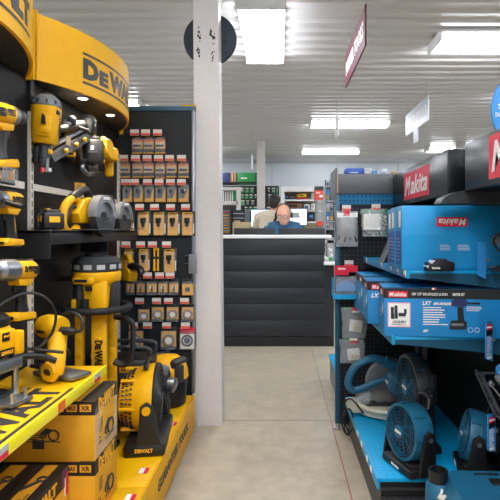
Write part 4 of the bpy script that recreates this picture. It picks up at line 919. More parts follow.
# battery
t=thing('battery_pack','black slide-on battery lying on the upper blue shelf in front of the big carton','battery',(.60,1.963,1.046))
t.location=(.61,1.915,1.046)
mb=MB('black'); mb.box((.0,.0,.018),(.105,.05,.034),.006); mb.prism([(-.055,.0),(-.055,.012),(-.02,.046),(.02,.046),(.03,.034),(.05,.034),(.05,0)],.046,(0,0,.002),bev=.004); bd=obj('battery_case',mb,t)
mb=MB('paper'); mb.text('Makita',.03,.007,(-.02,-.0262,.014),X,Z,.02); mb.use('sign_grey').prism([(-.055,.02),(-.03,.043),(-.022,.043),(-.05,.014)],.048); obj('logo',mb,bd)
t=thing('shelf_lip','short teal front ledge in front of the big blue carton','shelf',(.6,1.92,1.03)) if False else None
# hanging blue info cards
def info_card(label,px,py0,py1,Y,w,rz,red):
    s=Y/F; hh=(py1-py0)*s; p=P(px,(py0+py1)/2,Y)
    t=thing('info_card',label,'card',p,(0,0,rz),'blue cards standing out from the shelves')
    mb=MB('sign_blue'); mb.prism([(-w/2,-hh/2+.012),(w/2,-hh/2-.004),(w/2,hh/2-.006),(-w/2,hh/2)],.003); cd=obj('card_face',mb,t)
    if red:
        mb=MB('red'); mb.box((0,-.002,hh*.33),(w*.8,.001,hh*.14)); mb.use('black').box((0,-.002,hh*.19),(w*.8,.001,hh*.13)); mb.use('paper').lines(w*.7,hh*.5,12,(0,-.002,-hh*.15),X,Z); mb.box((0,-.002,-hh*.42),(w*.6,.001,.008)); mb.text('Makita',w*.7,hh*.05,(0,-.003,hh*.33),X,Z,.02); obj('print',mb,cd)
    mb=MB('grey'); mb.box((w/2+.006,.01,0),(.012,.03,.012),.002); obj('clip',mb,t)
info_card('plain bright blue card hanging in front of the big blue carton',481.5,241.5,278,1.90,.036,12,False)
info_card('blue price card with a red top hanging beside the long driver box',489,320,361,1.88,.046,35,True)
info_card('blue price card with a red top standing low beside the edge-on fan',491.5,413,452,1.72,.046,35,True)
# long driver boxes on the lower shelf
def driver_box(label,x,y,rz,L,D,Hh,detail):
    t=thing('driver_box',label,'box',(x,y,.786),(0,0,rz),'driver kit boxes on the lower blue shelf')
    mb=MB('box_blue'); mb.bb(0,L,0,D,0,Hh,.002); mb.use('black_box'); mb.bb(-.0008,L,-.0008,0,Hh-.038,Hh-.001); mb.bb(-.0008,0,0,D,Hh-.038,Hh-.001); mb.bb(0,L,0,.03,Hh,Hh+.0008)
    mb.use('carton_blue').bb(.02,L-.02,.045,D-.02,Hh,Hh+.0008); bx=obj('box',mb,t)
    mb=MB('red'); mb.mk(.075,.024,(.053,-.0008,Hh-.022),X,Z); mb.mk(.07,.024,(-.0008,.08,Hh-.022),-Yv,Z); obj('logo',mb,bx)
    mb=MB('paper'); n=-.0012
    if detail:
        mb.text('18V 1/2" BRUSHLESS LI-ION',.135,.011,(.175,n,Hh-.020),X,Z,.02); mb.text('DRIVER KIT',.045,.011,(.285,n,Hh-.020),X,Z,.03)
        mb.text('LXT',.035,.016,(.165,n,Hh-.055),X,Z,.03,.3); mb.text('BRUSHLESS',.07,.010,(.225,n,Hh-.057),X,Z,.03,.3)
        mb.lines(.10,.075,8,(.20,n,Hh-.105),X,Z,.0005,3); mb.text('XPT',.022,.010,(.16,n,.022),X,Z,.03,.3)
        mb.lines(.06,.02,3,(.345,n,Hh-.075),X,Z,.0005,6); mb.use('black_box').bb(.315,.365,n,0,Hh-.058,Hh-.05); mb.use('sign_grey').ring((.33,n,.03),Yv,.009,.0012,12,4); mb.ring((.355,n,.03),Yv,.009,.0012,12,4)
    else:
        mb.text('LXT',.05,.02,(.04,n,Hh-.06),X,Z,.03,.3); mb.text('BRUSHLESS',.05,.012,(.1,n,Hh-.06),X,Z,.03,.3); mb.use('sign_grey'); 
        for q in range(3): mb.ring((.095,n,.105-.025*q),Yv,.007,.0015,12,4)
    mb.use('paper'); mb.lines(.05,.04,5,(-.001,.12,Hh*.4),-Yv,Z,.0005,9); mb.bb(-.0012,0,.04,.06,Hh*.45,Hh*.65); obj('print',mb,bx)
    if detail:
        mb=MB('pink'); mb.bb(.014,.102,-.0014,0,.036,.132); mb.use('paper').bb(.018,.098,-.002,0,.04,.128); mb.use('charcoal'); 
        for bx_,bz,w,h in ((.032,.10,.012,.03),(.046,.105,.012,.032),(.033,.078,.014,.02),(.047,.08,.012,.022),(.07,.085,.028,.014),(.082,.098,.010,.02)): mb.bb(bx_-w/2,bx_+w/2,-.003,0,bz-h/2,bz+h/2)
        mb.text('UN3481',.05,.010,(.058,-.0026,.057),X,Z,.02); mb.lines(.06,.006,2,(.058,-.0026,.047),X,Z); obj('warning_label',mb,bx,'white label with a pink border')
        mb=MB('navy'); k=1.0; mb.prism([(-.03,-.008),(-.02,-.014),(.012,-.018),(.03,-.012),(.034,.004),(.026,.014),(.0,.017),(-.026,.010)],.0025,(.286,-.0018,.135),X,Z); mb.use('black').prism([(-.006,.0),(.016,.0),(.020,-.055),(-.004,-.055)],.002,(.286,-.0018,.118)); mb.prism([(-.034,-.018),(.030,-.018),(.032,.010),(.02,.018),(-.028,.014)],.0025,(.284,-.0018,.050)); mb.use('grey').prism([(-.026,-.005),(.02,-.005),(.02,.005),(-.026,.005)],.003,(.284,-.0022,.050)); obj('tool_picture',mb,bx,'picture of a navy impact driver')
    return t
driver_box('long blue driver kit box facing the aisle end with a white warning label',.411,1.975,-6,.45,.21,.187,True)
driver_box('blue driver kit box standing just behind the one with the warning label',.392,2.235,-4,.46,.24,.187,False)
driver_box('rearmost blue driver kit box on the lower shelf next to the perforated panel',.415,2.50,-2,.46,.3,.187,False)
t=thing('price_tag','tiny red and white tag on top edge of the box with the warning label','tag',(.60,1.948,.975)); mb=MB('paper'); mb.box((0,0,0),(.016,.004,.008)); mb.use('red').box((.006,-.001,0),(.008,.004,.007)); obj('tag_face',mb,t)
# ---------------------------------------------------------------- on the end panel
EY=3.005
def tagp(px,py,lab):
    t=thing('price_tag',lab,'tag',P(px,py,EY-.02),(0,0,0),'price tags on the perforated end panel')
    for o in TAGP:
        c=o.copy(); COL.objects.link(c); c.parent=t
tagp(346.5,208,'price tag above the bag of grey parts'); tagp(376,207,'price tag above the bag of white bits'); tagp(349,263.5,'price tag above the red topped blade pack')
def bagshape(mb,px0,px1,py0,py1,Y,depth,seed,taper=0):
    rr=random.Random(seed); a=P(px0,py1,Y); b=P(px1,py0,Y); w=b.x-a.x; h=b.z-a.z; rings=[]
    for i in range(9):
        v=i/8; z=b.z-h*v; d=depth*math.sin(math.pi*min(1,.08+v*.95))+.003; ww=w/2*(1-taper*abs(v-.1)); cx=(a.x+b.x)/2+rr.gauss(0,w*.012)
        rings.append([V((cx+ww*math.cos(q)*(1+rr.gauss(0,.02)),Y-.012+d*math.sin(q)*(1+rr.gauss(0,.15)),z)) for q in [2*math.pi*k/18 for k in range(18)]])
    mb.loft(rings); return mb
def hook(mb,px,py,Y): p=P(px,py,Y); return mb.cyl((p.x,FY+.004,p.z),(p.x,Y-.04,p.z+.004),.002,n=6)
t=thing('parts_bag','clear bag of grey parts with a pink header label hung beside the blue corner post','bag',P(346.5,212,EY),(0,0,0),'bags hung on the perforated end panel')
mb=bagshape(MB('cloudy',t),335.5,357.5,211,246.5,EY,.03,3); obj('clear_bag',mb,t)
mb=bagshape(MB('grey_bag',t),337.5,356,217,244,EY,.022,5); mb.use('charcoal'); 
for k in range(4): mb.box(P(341+4*k,231+2*(k%2),EY)-V((0,.02,0)),(.012,.012,.11),.004,(0,18-12*k,0))
obj('grey_parts',mb,t)
mb=MB('paper',t); a=P(337,213,EY); b=P(357,217.5,EY); mb.bb(a.x,b.x,EY-.022,EY-.018,b.z,a.z); mb.use('red'); c=P(346.5,213.5,EY-.024); mb.box(c,(.036,.003,.03)); mb.use('steel'); hook(mb,346.5,210.5,EY); obj('header_card',mb,t)
t=thing('parts_bag','green topped clear bag of small white bits hung next to the upright blue cartons','bag',P(373,212,EY),(0,0,0),'bags hung on the perforated end panel')
mb=MB('white_bits',t); c=P(372.5,222,EY); 
mb.sph(c,(.062,.018,.075),18,12); rr=random.Random(4)
for k in range(130):
    a=rr.uniform(0,6.28); r=rr.uniform(.5,1.15); mb.box(c+V((.066*r*math.cos(a)+.008,-.016*rr.random(),.07*r*math.sin(a))),(.012,.006,.007),0,(rr.uniform(0,90),rr.uniform(0,90),rr.uniform(0,90)))
obj('white_bits',mb,t)
mb=bagshape(MB('cloudy',t),360,387.5,209,236.5,EY,.03,7,.15); obj('clear_bag',mb,t)
mb=MB('green_dark',t); a=P(360.5,209,EY); b=P(386.5,213.5,EY); mb.bb(a.x,b.x,EY-.018,EY-.012,b.z,a.z); mb.use('paper').box(P(371,222,EY)-V((0,.034,0)),(.10,.002,.095)); mb.use('steel'); hook(mb,376,209,EY); obj('zip_top',mb,t)
t=thing('blade_pack','red topped clear pack of a blue half-disc blade hung on the perforated end panel','pack',P(346,266,EY))
mb=MB('red',t); a=P(334.5,265.5,EY-.02); b=P(357.5,272,EY-.02); mb.bb(a.x,b.x,EY-.032,EY-.024,b.z,a.z); b2=P(348,276,EY); mb.bb(a.x,b2.x,EY-.032,EY-.024,P(0,275,EY-.02).z,b.z); cd=obj('header_card',mb,t)
mb=MB('paper',t); mb.text('Makita',.045,.012,P(341.5,268.5,EY-.02)-V((0,.013,0)),X,Z,.03,.2); obj('logo',mb,cd)
mb=MB('teal',t); c=P(346,291,EY); mb.prism([(.062*math.cos(R(a)),.062*math.sin(R(a))*1.0) for a in range(0,181,10)],.014,c); mb.use('sign_blue').prism([(.062*math.cos(R(a)),.062*math.sin(R(a))*1.0) for a in range(0,181,10)],.002,c-V((0,.008,0))); obj('half_disc',mb,t)
mb=MB('cloudy',t); mb.prism([(-.065,-.025),(.065,-.025),(.065,.09),(-.065,.09)],.03,c-V((0,.004,.0)),bev=.006); obj('clear_shell',mb,t)
t=thing('blade_holder','teal folded tray under the red topped blade pack','holder',P(345,295,EY)); mb=MB('teal_shelf',t)
a=P(332,296,EY); b=P(357,278,EY); mb.bb(a.x,b.x,EY-.05,EY+.02,a.z,a.z+.004); mb.prism([(a.x,a.z-.012),(b.x,a.z-.018),(b.x,a.z+.008),(a.x-.004,a.z+.02),(a.x+.01,b.z+.0),(a.x+.02,b.z),(a.x+.012,a.z+.02)],.004,(0,EY-.052,0)) if False else mb.bb(a.x,b.x,EY-.054,EY-.05,a.z-.012,a.z+.016); mb.bb(a.x,a.x+.004,EY-.05,EY+.02,a.z,b.z); mb.bb(b.x-.0,b.x+.004,EY-.05,EY+.02,a.z,a.z+.12); obj('tray',mb,t)
for k,(x0,x1,y0,y1,lab,inner) in enumerate(((341,367,307,338,'white lined clear bag hung under the teal tray, upper of two','paper'),(339,364.5,339,362.5,'clear bag with a white card hung lowest on the end panel','paper'))):
    t=thing('parts_bag',lab,'bag',P((x0+x1)/2,y0,EY),(0,0,0),'bags hung on the perforated end panel')
    mb=bagshape(MB('cloudy',t),x0,x1,y0,y1,EY,.022,11+k,.1); obj('clear_bag',mb,t)
    mb=MB(inner,t); c=P((x0+x1)/2+1.5,(y0+y1)/2+3,EY)-V((0,.012,0)); mb.box(c,(.075,.012,.07),.004,(0,8-14*k,0)); mb.use('cream').box(c+V((.01,-.004,-.015)),(.05,.012,.03),.004,(0,10,0)); obj('white_parts',mb,t)
    mb=MB('red',t); mb.box(P((x0+x1)/2-(-1.5 if k else -1),y0+2,EY)-V((0,.026,0)),(.045,.003,.024)); mb.use('paper').box(P((x0+x1)/2+1,y0+(-.5 if k else 4),EY)-V((0,.027,0)),(.045,.003,.012)); mb.use('green').box(P((x0+x1)/2,y0+1,EY)-V((0,.014,0)),(.13,.004,.008)); mb.use('steel'); hook(mb,(x0+x1)/2,y0+1,EY); obj('header_card',mb,t)
# things on top of the grey end header
def topbox(x0,x1,y0,y1,c,lab,name='small_box',d=.12,extra=None):
    a=P(x0,y1,FY); b=P(x1,y0,FY); zt=1.546; h=b.z-a.z
    t=thing(name,lab,'box',((a.x+b.x)/2,FY+.0,zt)); mb=MB(c,t); mb.bb(a.x,b.x,FY-.005,FY+d,zt,zt+h,.003)
    bx=obj('box',mb,t)
    if extra: mb=MB(extra,t); mb.bb(a.x+(b.x-a.x)*.2,a.x+(b.x-a.x)*.7,FY-.0065,FY-.005,zt+h*.15,zt+h*.3); mb.bb(a.x+(b.x-a.x)*.1,a.x+(b.x-a.x)*.5,FY+.02,FY+.06,zt+h,zt+h+.001); obj('print',mb,bx)
topbox(346,363.6,168.8,174.6,'deep_blue','dark blue box on top of the grey end header',extra='sign_grey')
topbox(364,371.8,169,174.6,'light_grey','grey box beside the dark blue box on the grey end header',extra='white')
topbox(371.9,377,171.6,174.6,'sign_blue','small light blue box on the grey end header',extra='white')
topbox(381,387.5,169.8,174.6,'sign_grey','small pale box with dark top on the grey end header',extra='navy')
topbox(393,398,172,174.6,'tan','small tan box where the grey end header meets the black header',extra='brown')
# ---------------------------------------------------------------- mitre saw
t=thing('mitre_saw','teal mitre saw with a looped handle and pale base on the blue platform','power tool',(.60,2.74,.201),(0,0,182),None,1.0)
mb=MB('bone'); pts=[(.17*math.cos(R(a)),.13*math.sin(R(a))) for a in range(0,360,12)]; mb.prism(pts,.04,(0,0,.03),X,Yv,bev=.008); mb.prism([(.1,-.04),(.21,-.03),(.22,.03),(.1,.04)],.03,(0,0,.03),X,Yv,bev=.005)
mb.tube([V((.17*math.cos(R(a)),.145*math.sin(R(a)),.055)) for a in range(-100,101,10)],.014,8); mb.box((.21,.0,.06),(.05,.05,.05),.008); obj('base',mb,t)
mb=MB('charcoal'); mb.box((.03,-.0,.056),(.24,.07,.01),.002); obj('table_insert',mb,t)
mb=MB('light_grey'); mb.box((-.04,-.11,.085),(.02,.14,.07),.004); mb.box((-.04,.11,.085),(.02,.14,.07),.004); obj('fence',mb,t)
mb=MB('grey'); pts=[(.13*math.cos(R(a)),.13*math.sin(R(a))) for a in range(-5,200,9)]+[(.05*math.cos(R(a)),.05*math.sin(R(a))) for a in range(195,-10,-15)]
mb.prism(pts,.05,(.0,.0,.17),bev=.006); obj('blade_guard',mb,t)
mb=MB('silver'); mb.cyl((0,-.004,.17),(0,.0,.17),.128,n=44); obj('blade',mb,t)
mb=MB('teal'); mb.cyl((-.02,.03,.20),(-.02,.17,.20),.062,bev=.012,n=24); mb.cyl((-.02,.17,.2),(-.02,.19,.2),.045); mb.box((-.05,.05,.2),(.12,.05,.09),.015); mh=obj('motor_housing',mb,t)
mb=MB('paper'); mb.text('Makita',.06,.016,(.041,.1,.205),-Yv,Z,.03); obj('logo',mb,mh)
mb=MB('teal_dark'); mb.use('teal').tube(spline([(.0,.05,.28),(.09,.05,.315),(.19,.05,.28),(.235,.05,.20),(.22,.05,.15),(.17,.05,.15),(.08,.05,.19),(.02,.05,.20)],6),.0175,12,flat=1.15); mb.tube([(-.05,.05,.25),(0,.05,.28),(.04,.05,.30)],.03,10); obj('handle',mb,t)
mb=MB('charcoal'); mb.tube([(-.12,0,.04),(-.16,0,.20),(-.06,.03,.22)],.028,10); obj('arm',mb,t)
mb=MB('cloudy'); mb.sph((.15,.03,.10),(.045,.03,.05),12,8); obj('plastic_wrap',mb,t)
mb=MB('cable'); mb.tube(spline([(.16,.08,.03),(.22,.06,.10),(.25,.0,.05),(.24,-.04,-.10),(.22,-.02,-.12),(.26,.03,.0),(.23,.07,.05),(.20,.02,-.06),(.235,-.03,-.12),(.27,.02,-.02),(.24,.05,.02)],7),.0045,7); obj('power_cord',mb,t)
# fans
def fan(label,loc,rz,r,dep,handle,tilt=0,sc=1.):
    t=thing('cordless_fan',label,'fan',loc,(0,0,rz),'blue cordless fans on the blue platform',sc)
    cz=r+(.11 if handle else .035); c=V((0,0,cz)); ax=V((math.cos(R(tilt)),0,math.sin(R(tilt)))); up=V((-ax.z,0,ax.x))
    mb=MB('charcoal' if handle else 'teal'); mb.lathe([(r*.86,dep*.5),(r*.97,dep*.48),(r,dep*.3),(r,-dep*.1)],c,ax,40,cap=False)
    mb.use('charcoal' if handle else 'teal').lathe([(r*1.0,-dep*.1),(r*.97,-dep*.35),(r*.7,-dep*.55),(r*.3,-dep*.6)],c,ax,40); mb.use('teal_dark')
    for k in range(8):
        a=2*math.pi*k/8; q=c+ax*dep*.1+up*r*math.cos(a)+Yv*r*math.sin(a); mb.tube([q-ax*dep*.2,q+ax*dep*.35],.003,5)
    ho=obj('drum_housing',mb,t)
    mb=MB('teal'); k=.22*r
    while k<r*.9: mb.ring(c+ax*(dep*.5+.004),ax,k,.0013,36,5); k+=r*.115
    for k in range(12):
        a=2*math.pi*k/12; mb.tube([c+ax*(dep*.5+.006)+up*(.2*r*math.cos(a))+Yv*(.2*r*math.sin(a)),c+ax*(dep*.5+.003)+up*(.88*r*math.cos(a+.5))+Yv*(.88*r*math.sin(a+.5))],.0013,5)
    mb.cyl(c+ax*dep*.5,c+ax*(dep*.5+.010),r*.23,n=28); gr=obj('front_grille',mb,t)
    mb=MB('paper'); mb.text('Makita',r*.36,r*.10,c+ax*(dep*.5+.0108),Yv,up,.03,.2); obj('logo',mb,gr)
    mb=MB('black'); mb.cyl(c-ax*dep*.3,c+ax*dep*.46,r*.18,n=16)
    mb.lathe([(r*.86,dep*.1),(r*.2,dep*.0),(r*.19,-.004),(r*.86,dep*.08)],c,ax,30); obj('hub',mb,t)
    for k in range(5):
        a=2*math.pi*k/5; d1=up*math.cos(a)+Yv*math.sin(a); d2=-up*math.sin(a)+Yv*math.cos(a)
        mb=MB('charcoal'); mb.prism([(.15*r,-.1*r),(.78*r,-.3*r),(.82*r,.2*r),(.15*r,.14*r)],.003,c+ax*dep*.25,d1,d2+ax*.3); obj('blade',mb,t)
    for sy in (-1,1):
        mb=MB('black'); mb.prism([(-.03,.0),(.05,.0),(.035,.08),(.022,cz+.01),(.0,cz+.026),(-.022,cz+.01),(-.025,.08)],.016,(0,sy*(r+.012),.02),bev=.004); mb.use('silver').cyl((0,sy*(r+.022),cz+.012),(0,sy*(r+.026),cz+.012),.009,n=12); obj('stand_arm',mb,t)
    mb=MB('black'); mb.box((.0,0,.018),(.15,r*1.8,.034),.01); mb.use('charcoal').box((.0,0,.037),(.1,r*1.3,.006),.002); ba=obj('base',mb,t)
    mb=MB('paper'); mb.text('Makita',.055,.012,(.0757,.0,.018),Yv,Z,.03,.2); obj('logo',mb,ba)
    if handle:
        mb=MB('charcoal'); mb.tube(spline([(-.03,-.045,cz+r*.93),(-.03,-.05,cz+r+.045),(-.03,-.02,cz+r+.065),(-.03,.02,cz+r+.065),(-.03,.05,cz+r+.045),(-.03,.045,cz+r*.93)],5),.014,8)
        mb.box((-.07,0,cz),(.05,.10,.14),.015); mb.use('paper').box((-.06,-r*.72,cz-.04),(.05,.012,.07),.003); obj('handle',mb,t)
    else:
        mb=MB('black'); mb.tube(spline([(-.06,-.04,cz+r*.8),(-.075,-.03,cz+r+.02),(-.075,.03,cz+r+.02),(-.06,.04,cz+r*.8)],5),.010,8); mb.box((-.075,0,cz),(.04,.09,.11),.012); obj('handle',mb,t)
    return t
fan('tall dark rimmed teal fan standing behind the small round fan',P(415,0,2.36).xy.to_3d()+V((0,0,.205)),186,.155,.085,True)
bpy.data.objects['cordless_fan'].location.z=.2005
t=fan('small teal fan on a black base at the front of the blue platform',(.552,2.12,.2005),200,.118,.10,False,4,1.0)
t=thing('fan_riser','black box lifting the tall dark rimmed fan','box',(0,0,0)) if False else None
fan('teal fan seen nearly edge-on deep in the corner of the bay',(.815,2.10,.2005),168,.105,.08,False,12,1.0)
# ---------------------------------------------------------------- vacuum in the corner
t=thing('dust_extractor','blue and black dust extractor standing on the floor at the bottom corner','vacuum',(.70,1.60,0),(0,0,-3))
mb=MB('charcoal'); mb.box((0,0,.11),(.36,.34,.2),.03); obj('tank',mb,t)
for sx in (-1,1):
    for sy in (-1,1): mb=MB('rubber'); mb.cyl((sx*.13,sy*.165,.028),(sx*.13,sy*.19,.028),.028); obj('wheel',mb,t)
mb=MB('teal'); mb.loft([[V((sx*w+ox,sy*d,z)) for sx,sy in ((-1,-.8),(-.85,-1),(.85,-1),(1,-.8),(1,.8),(.85,1),(-.85,1),(-1,.8))] for z,w,d,ox in ((.21,.185,.175,0),(.29,.18,.172,0),(.345,.155,.15,.01),(.365,.145,.14,.015))]); hd=obj('motor_head',mb,t)
mb=MB('paper'); mb.text('Makita',.19,.045,(-.1715,-.02,.318),V((0,-1,0)),V((.45,0,1)),.012,.2,.003); obj('logo',mb,hd)
mb=MB('black'); mb.box((.06,.06,.365),(.13,.04,.012),.004); mb.box((.05,-.02,.366),(.04,.07,.010),.003); mb.box((.08,-.10,.365),(.13,.03,.012),.004); mb.box((.0,.115,.365),(.08,.01,.008),.002); obj('vents',mb,hd)
mb=MB('teal'); mb.lathe([(.045,.21),(.042,.33),(.034,.345)],(-.165,.10,0),Z,20); mb.use('black').lathe([(.028,.33),(.032,.37),(.033,.385),(.026,.385),(.024,.34)],(-.165,.10,0),Z,20); obj('hose_port',mb,t)
mb=MB('teal_dark'); mb.box((.11,-.0,.38),(.10,.20,.02),.008); obj('battery_cover',mb,hd)
# right edge: tools on wire brackets
t=thing('wire_bracket','black wire bracket sloping at the photo edge under the small blue tool','bracket',(.80,1.80,.6))
mb=MB('dark_steel',t)
for dy in (0,.06):
    a=P(483,378,1.8)+V((0,dy,0)); b=P(504,422,1.62)+V((0,dy,0)); mb.tube([a+V((-.002,0,.012)),a,b],.006,8)
for k in range(5):
    q=P(483,378,1.8).lerp(P(504,422,1.62),k/4); mb.cyl(q,q+V((0,.06,0)),.004,n=6)
mb.cyl(P(483,378,1.8)+V((0,.06,0)),V((BX,1.86,.672)),.005,n=8); mb.use('silver').box(P(491,384,1.8),(.02,.02,.02),.004,(0,40,0)); mb.tube([P(491,385,1.78),P(503,400,1.7)],.003,6); obj('wire_frame',mb,t)
t=thing('sander','small sky blue and grey power tool at the photo edge above the wire bracket','power tool',P(505,374,1.74),(0,0,0),None,.75)
mb=MB('sign_blue'); mb.sph((0,0,.012),(.04,.05,.035),18,12); mb.box((.03,0,.01),(.06,.06,.05),.012); obj('housing',mb,t)
mb=MB('grey'); mb.sph((-.002,0,-.022),(.042,.052,.03),18,12); mb.cyl((0,0,-.05),(0,0,-.02),.03); obj('grip',mb,t)
t=thing('angle_grinder','dark grinder with a looped cord in front of the big blue carton','power tool',P(501,240,1.88),(0,0,20))
mb=MB('charcoal'); mb.lathe([(.01,-.03),(.024,-.026),(.028,0),(.026,.08),(.018,.11)],ax=(1,.2,.1),n=20); hd=obj('motor_housing',mb,t)
mb=MB('steel'); mb.lathe([(.018,-.034),(.02,-.03),(.02,-.02)],ax=(1,.2,.1),n=16); mb.use('grey').cyl((-.01,-.028,.005),(-.01,-.032,.005),.01); obj('gear_head',mb,hd)
mb=MB('cable'); mb.tube(spline([(-.03,-.01,.012),(-.045,-.01,-.0),(-.03,-.01,-.03),(.0,-.01,-.045),(.04,-.01,-.05)],6),.004,7); mb.use('sign_blue').tube(spline([(-.025,-.012,.0),(-.03,-.012,-.015),(-.01,-.012,-.035),(.03,-.012,-.042)],6),.003,7); obj('power_cord',mb,t)
t=thing('shelf_tool','dark tool foot resting on the upper blue shelf at the photo edge','power tool',P(502,270,1.93)); mb=MB('charcoal'); mb.prism([(-.04,0),(.05,0),(.05,.025),(-.01,.02)],.05,(0,0,-.004),bev=.004); obj('foot',mb,t)
mb=MB('silver'); mb.tube([(-.05,0,.012),(-.02,0,.014)],.004,6); obj('tip',mb,t)
# bay on the other face of the end panel
t=thing('shelving_bay','blue based shelving bay beyond the end panel, only its platform edge showing','shelving',(BX,3.6,0))
mb=MB('teal_shelf',t); mb.bb(.393,BX,3.10,4.06,.185,.20,.002); obj('deck',mb,t); mb=MB('grey',t); mb.bb(.405,BX,3.10,4.06,0,.184); obj('kick_panel',mb,t)
mb=MB('peg_black',t); mb.bb(BX,BX+.03,3.07,4.06,0,1.5); obj('back_panel',mb,t)
EXPO = 1.36
# ---------------------------------------------------------------- back of the shop
def rect(mb,x0,x1,y0,y1,Y,d): a=P(x0,y1,Y); b=P(x1,y0,Y); return mb.bb(a.x,b.x,Y,Y+d,a.z,b.z)
t=thing('green_display','black wall display hung with green packs at the far end, behind the thin column','shelving',(-.7,11.0,0))
mb=MB('black_box',t); a=P(220,0,11.1); b=P(279,0,11.1); mb.bb(a.x,b.x,11.08,11.12,0,P(0,186,11.1).z); mb.bb(a.x,P(257,0,11).x,10.6,11.08,P(0,183.5,11).z-.03,P(0,183.5,11).z); obj('back_panel',mb,t)
rr=random.Random(12); n=0
for r,(y0,y1) in enumerate(((187.5,193),(194,199),(200,205.5),(206.5,212))):
    x=240.5 if r<3 else 244; i=0
    xs=[]
    while x<277.5:
        w=rr.uniform(3.2,4.6)
        if not 254<x<266: xs.append((x,min(x+w,278)))
        x+=w+.7
    for i,(xa,xb) in enumerate(xs):
        t=thing('green_pack',f'green hanging pack, {ORD[i]} in the {("top","second","third","lowest")[r]} row of the far black display','pack',P((xa+xb)/2,y0,11.05),(0,0,0),'green packs on the far black display')
        mb=MB(rr.choice(['green','green','green_dark','black_box']),t); rect(mb,xa,xb,y0,y1,11.04,.03); mb.use('paper'); rect(mb,xa+.6,xb-.6,y0+.4,y0+1.4,11.035,.004); mb.use('light_grey'); rect(mb,xa+1,xb-1,y0+2.4,y1-1,11.03,.01); obj('card',mb,t)
for x0,x1,c,lab in ((220,230,'navy','dark blue case on top of the far green display'),(230.3,237,'brown','brown case between the blue and green ones on the far display'),(237.3,254.5,'green','long green case on top of the far display'),(254.7,258.5,'green_dark','dark green case partly behind the thin white column')):
    t=thing('tool_case',lab,'case',P((x0+x1)/2,183.5,10.62),(0,0,0),'cases on top of the far green display'); mb=MB(c,t); a=P(x0,183.4,10.62); b=P(x1,172.5,10.62); mb.bb(a.x,b.x,10.62,11.0,a.z,b.z,.01); bx=obj('case_body',mb,t)
    if c=='green': mb=MB('paper',t); rect(mb,241,247,177.5,178.8,10.615,.005); obj('print',mb,bx)
    if c=='brown': mb=MB('tan',t); rect(mb,231.5,233,173,183,10.615,.005); rect(mb,234.5,235.5,173,183,10.615,.005); obj('print',mb,bx)
# white slotted rack
t=thing('white_rack','white steel rack frame next to the white pillar, behind the dark counter','rack',P(231,0,8.6).xy.to_3d())
mb=MB('offwhite',t); rect(mb,220,241,187,189.5,8.6,.3); rect(mb,220,238,201,204.5,8.6,.3); rect(mb,236.3,240.5,189.5,211,8.6,.06); obj('frame',mb,t)
mb=MB('white',t); 
for k in range(5): rect(mb,223+2.2*k,224+2.2*k,191,201,8.75,.01)
obj('hanging_rods',mb,t)
for x in (219,240): mb=MB('offwhite',t); q=P(x,0,8.8).x; mb.bb(q-.03,q+.03,8.75,8.8,0,P(0,211,8.8).z); obj('leg',mb,t)
mb=MB('green',t); rect(mb,231,236,191,200,9.0,.02); obj('green_card',mb,t)
# drawer racks
t=thing('drawer_rack','black rack of small drawers with yellow handles beside the white pillar, behind the counter','rack',P(226,234,7.2)); t.location.z=0
mb=MB('black_box',t); rect(mb,220.5,231.5,209,238,7.2,.3); q=P(226,0,7.2).x; mb.bb(q-.07,q+.07,7.22,7.48,0,1.1); cb=obj('cabinet',mb,t)
for k in range(7):
    y=211+3.3*k; mb=MB('charcoal',t); rect(mb,221.5,230.5,y,y+2.6,7.185,.02); mb.use('yellow' if k>0 else 'red'); rect(mb,223,229,y+.9,y+1.5,7.178,.01); mb.use('light_grey'); rect(mb,221.8,230,y-.5,y-.1,7.18,.02); obj('drawer',mb,t)
t=thing('binder_tray','black stacked trays between the drawer rack and the lit monitor','tray',P(239,222,7.3))
mb=MB('black_box',t); rect(mb,232,245,210,222,7.3,.3); obj('tray_body',mb,t); mb=MB('steel',t); rect(mb,233,244,213,214,7.29,.02); rect(mb,233,244,217.5,218.5,7.29,.02); mb.use('tan'); rect(mb,234,240,220.5,222,7.28,.02); obj('tray_edge',mb,t)
t=thing('beige_box','beige carton under the black trays behind the counter','box',P(241,236,7.25)); mb=MB('beige',t); rect(mb,232.5,250,222.2,242,7.25,.3); bx=obj('box',mb,t); mb=MB('tan',t); rect(mb,232.5,250,221.9,222.2,7.25,.3); obj('lid_edge',mb,bx)
t=thing('notice_board','tall grey board standing beside the lit monitor near the thin column','board',P(247.5,0,7.9).xy.to_3d()); mb=MB('grey',t); rect(mb,245.5,249.8,209,240,7.9,.03); obj('board',mb,t)
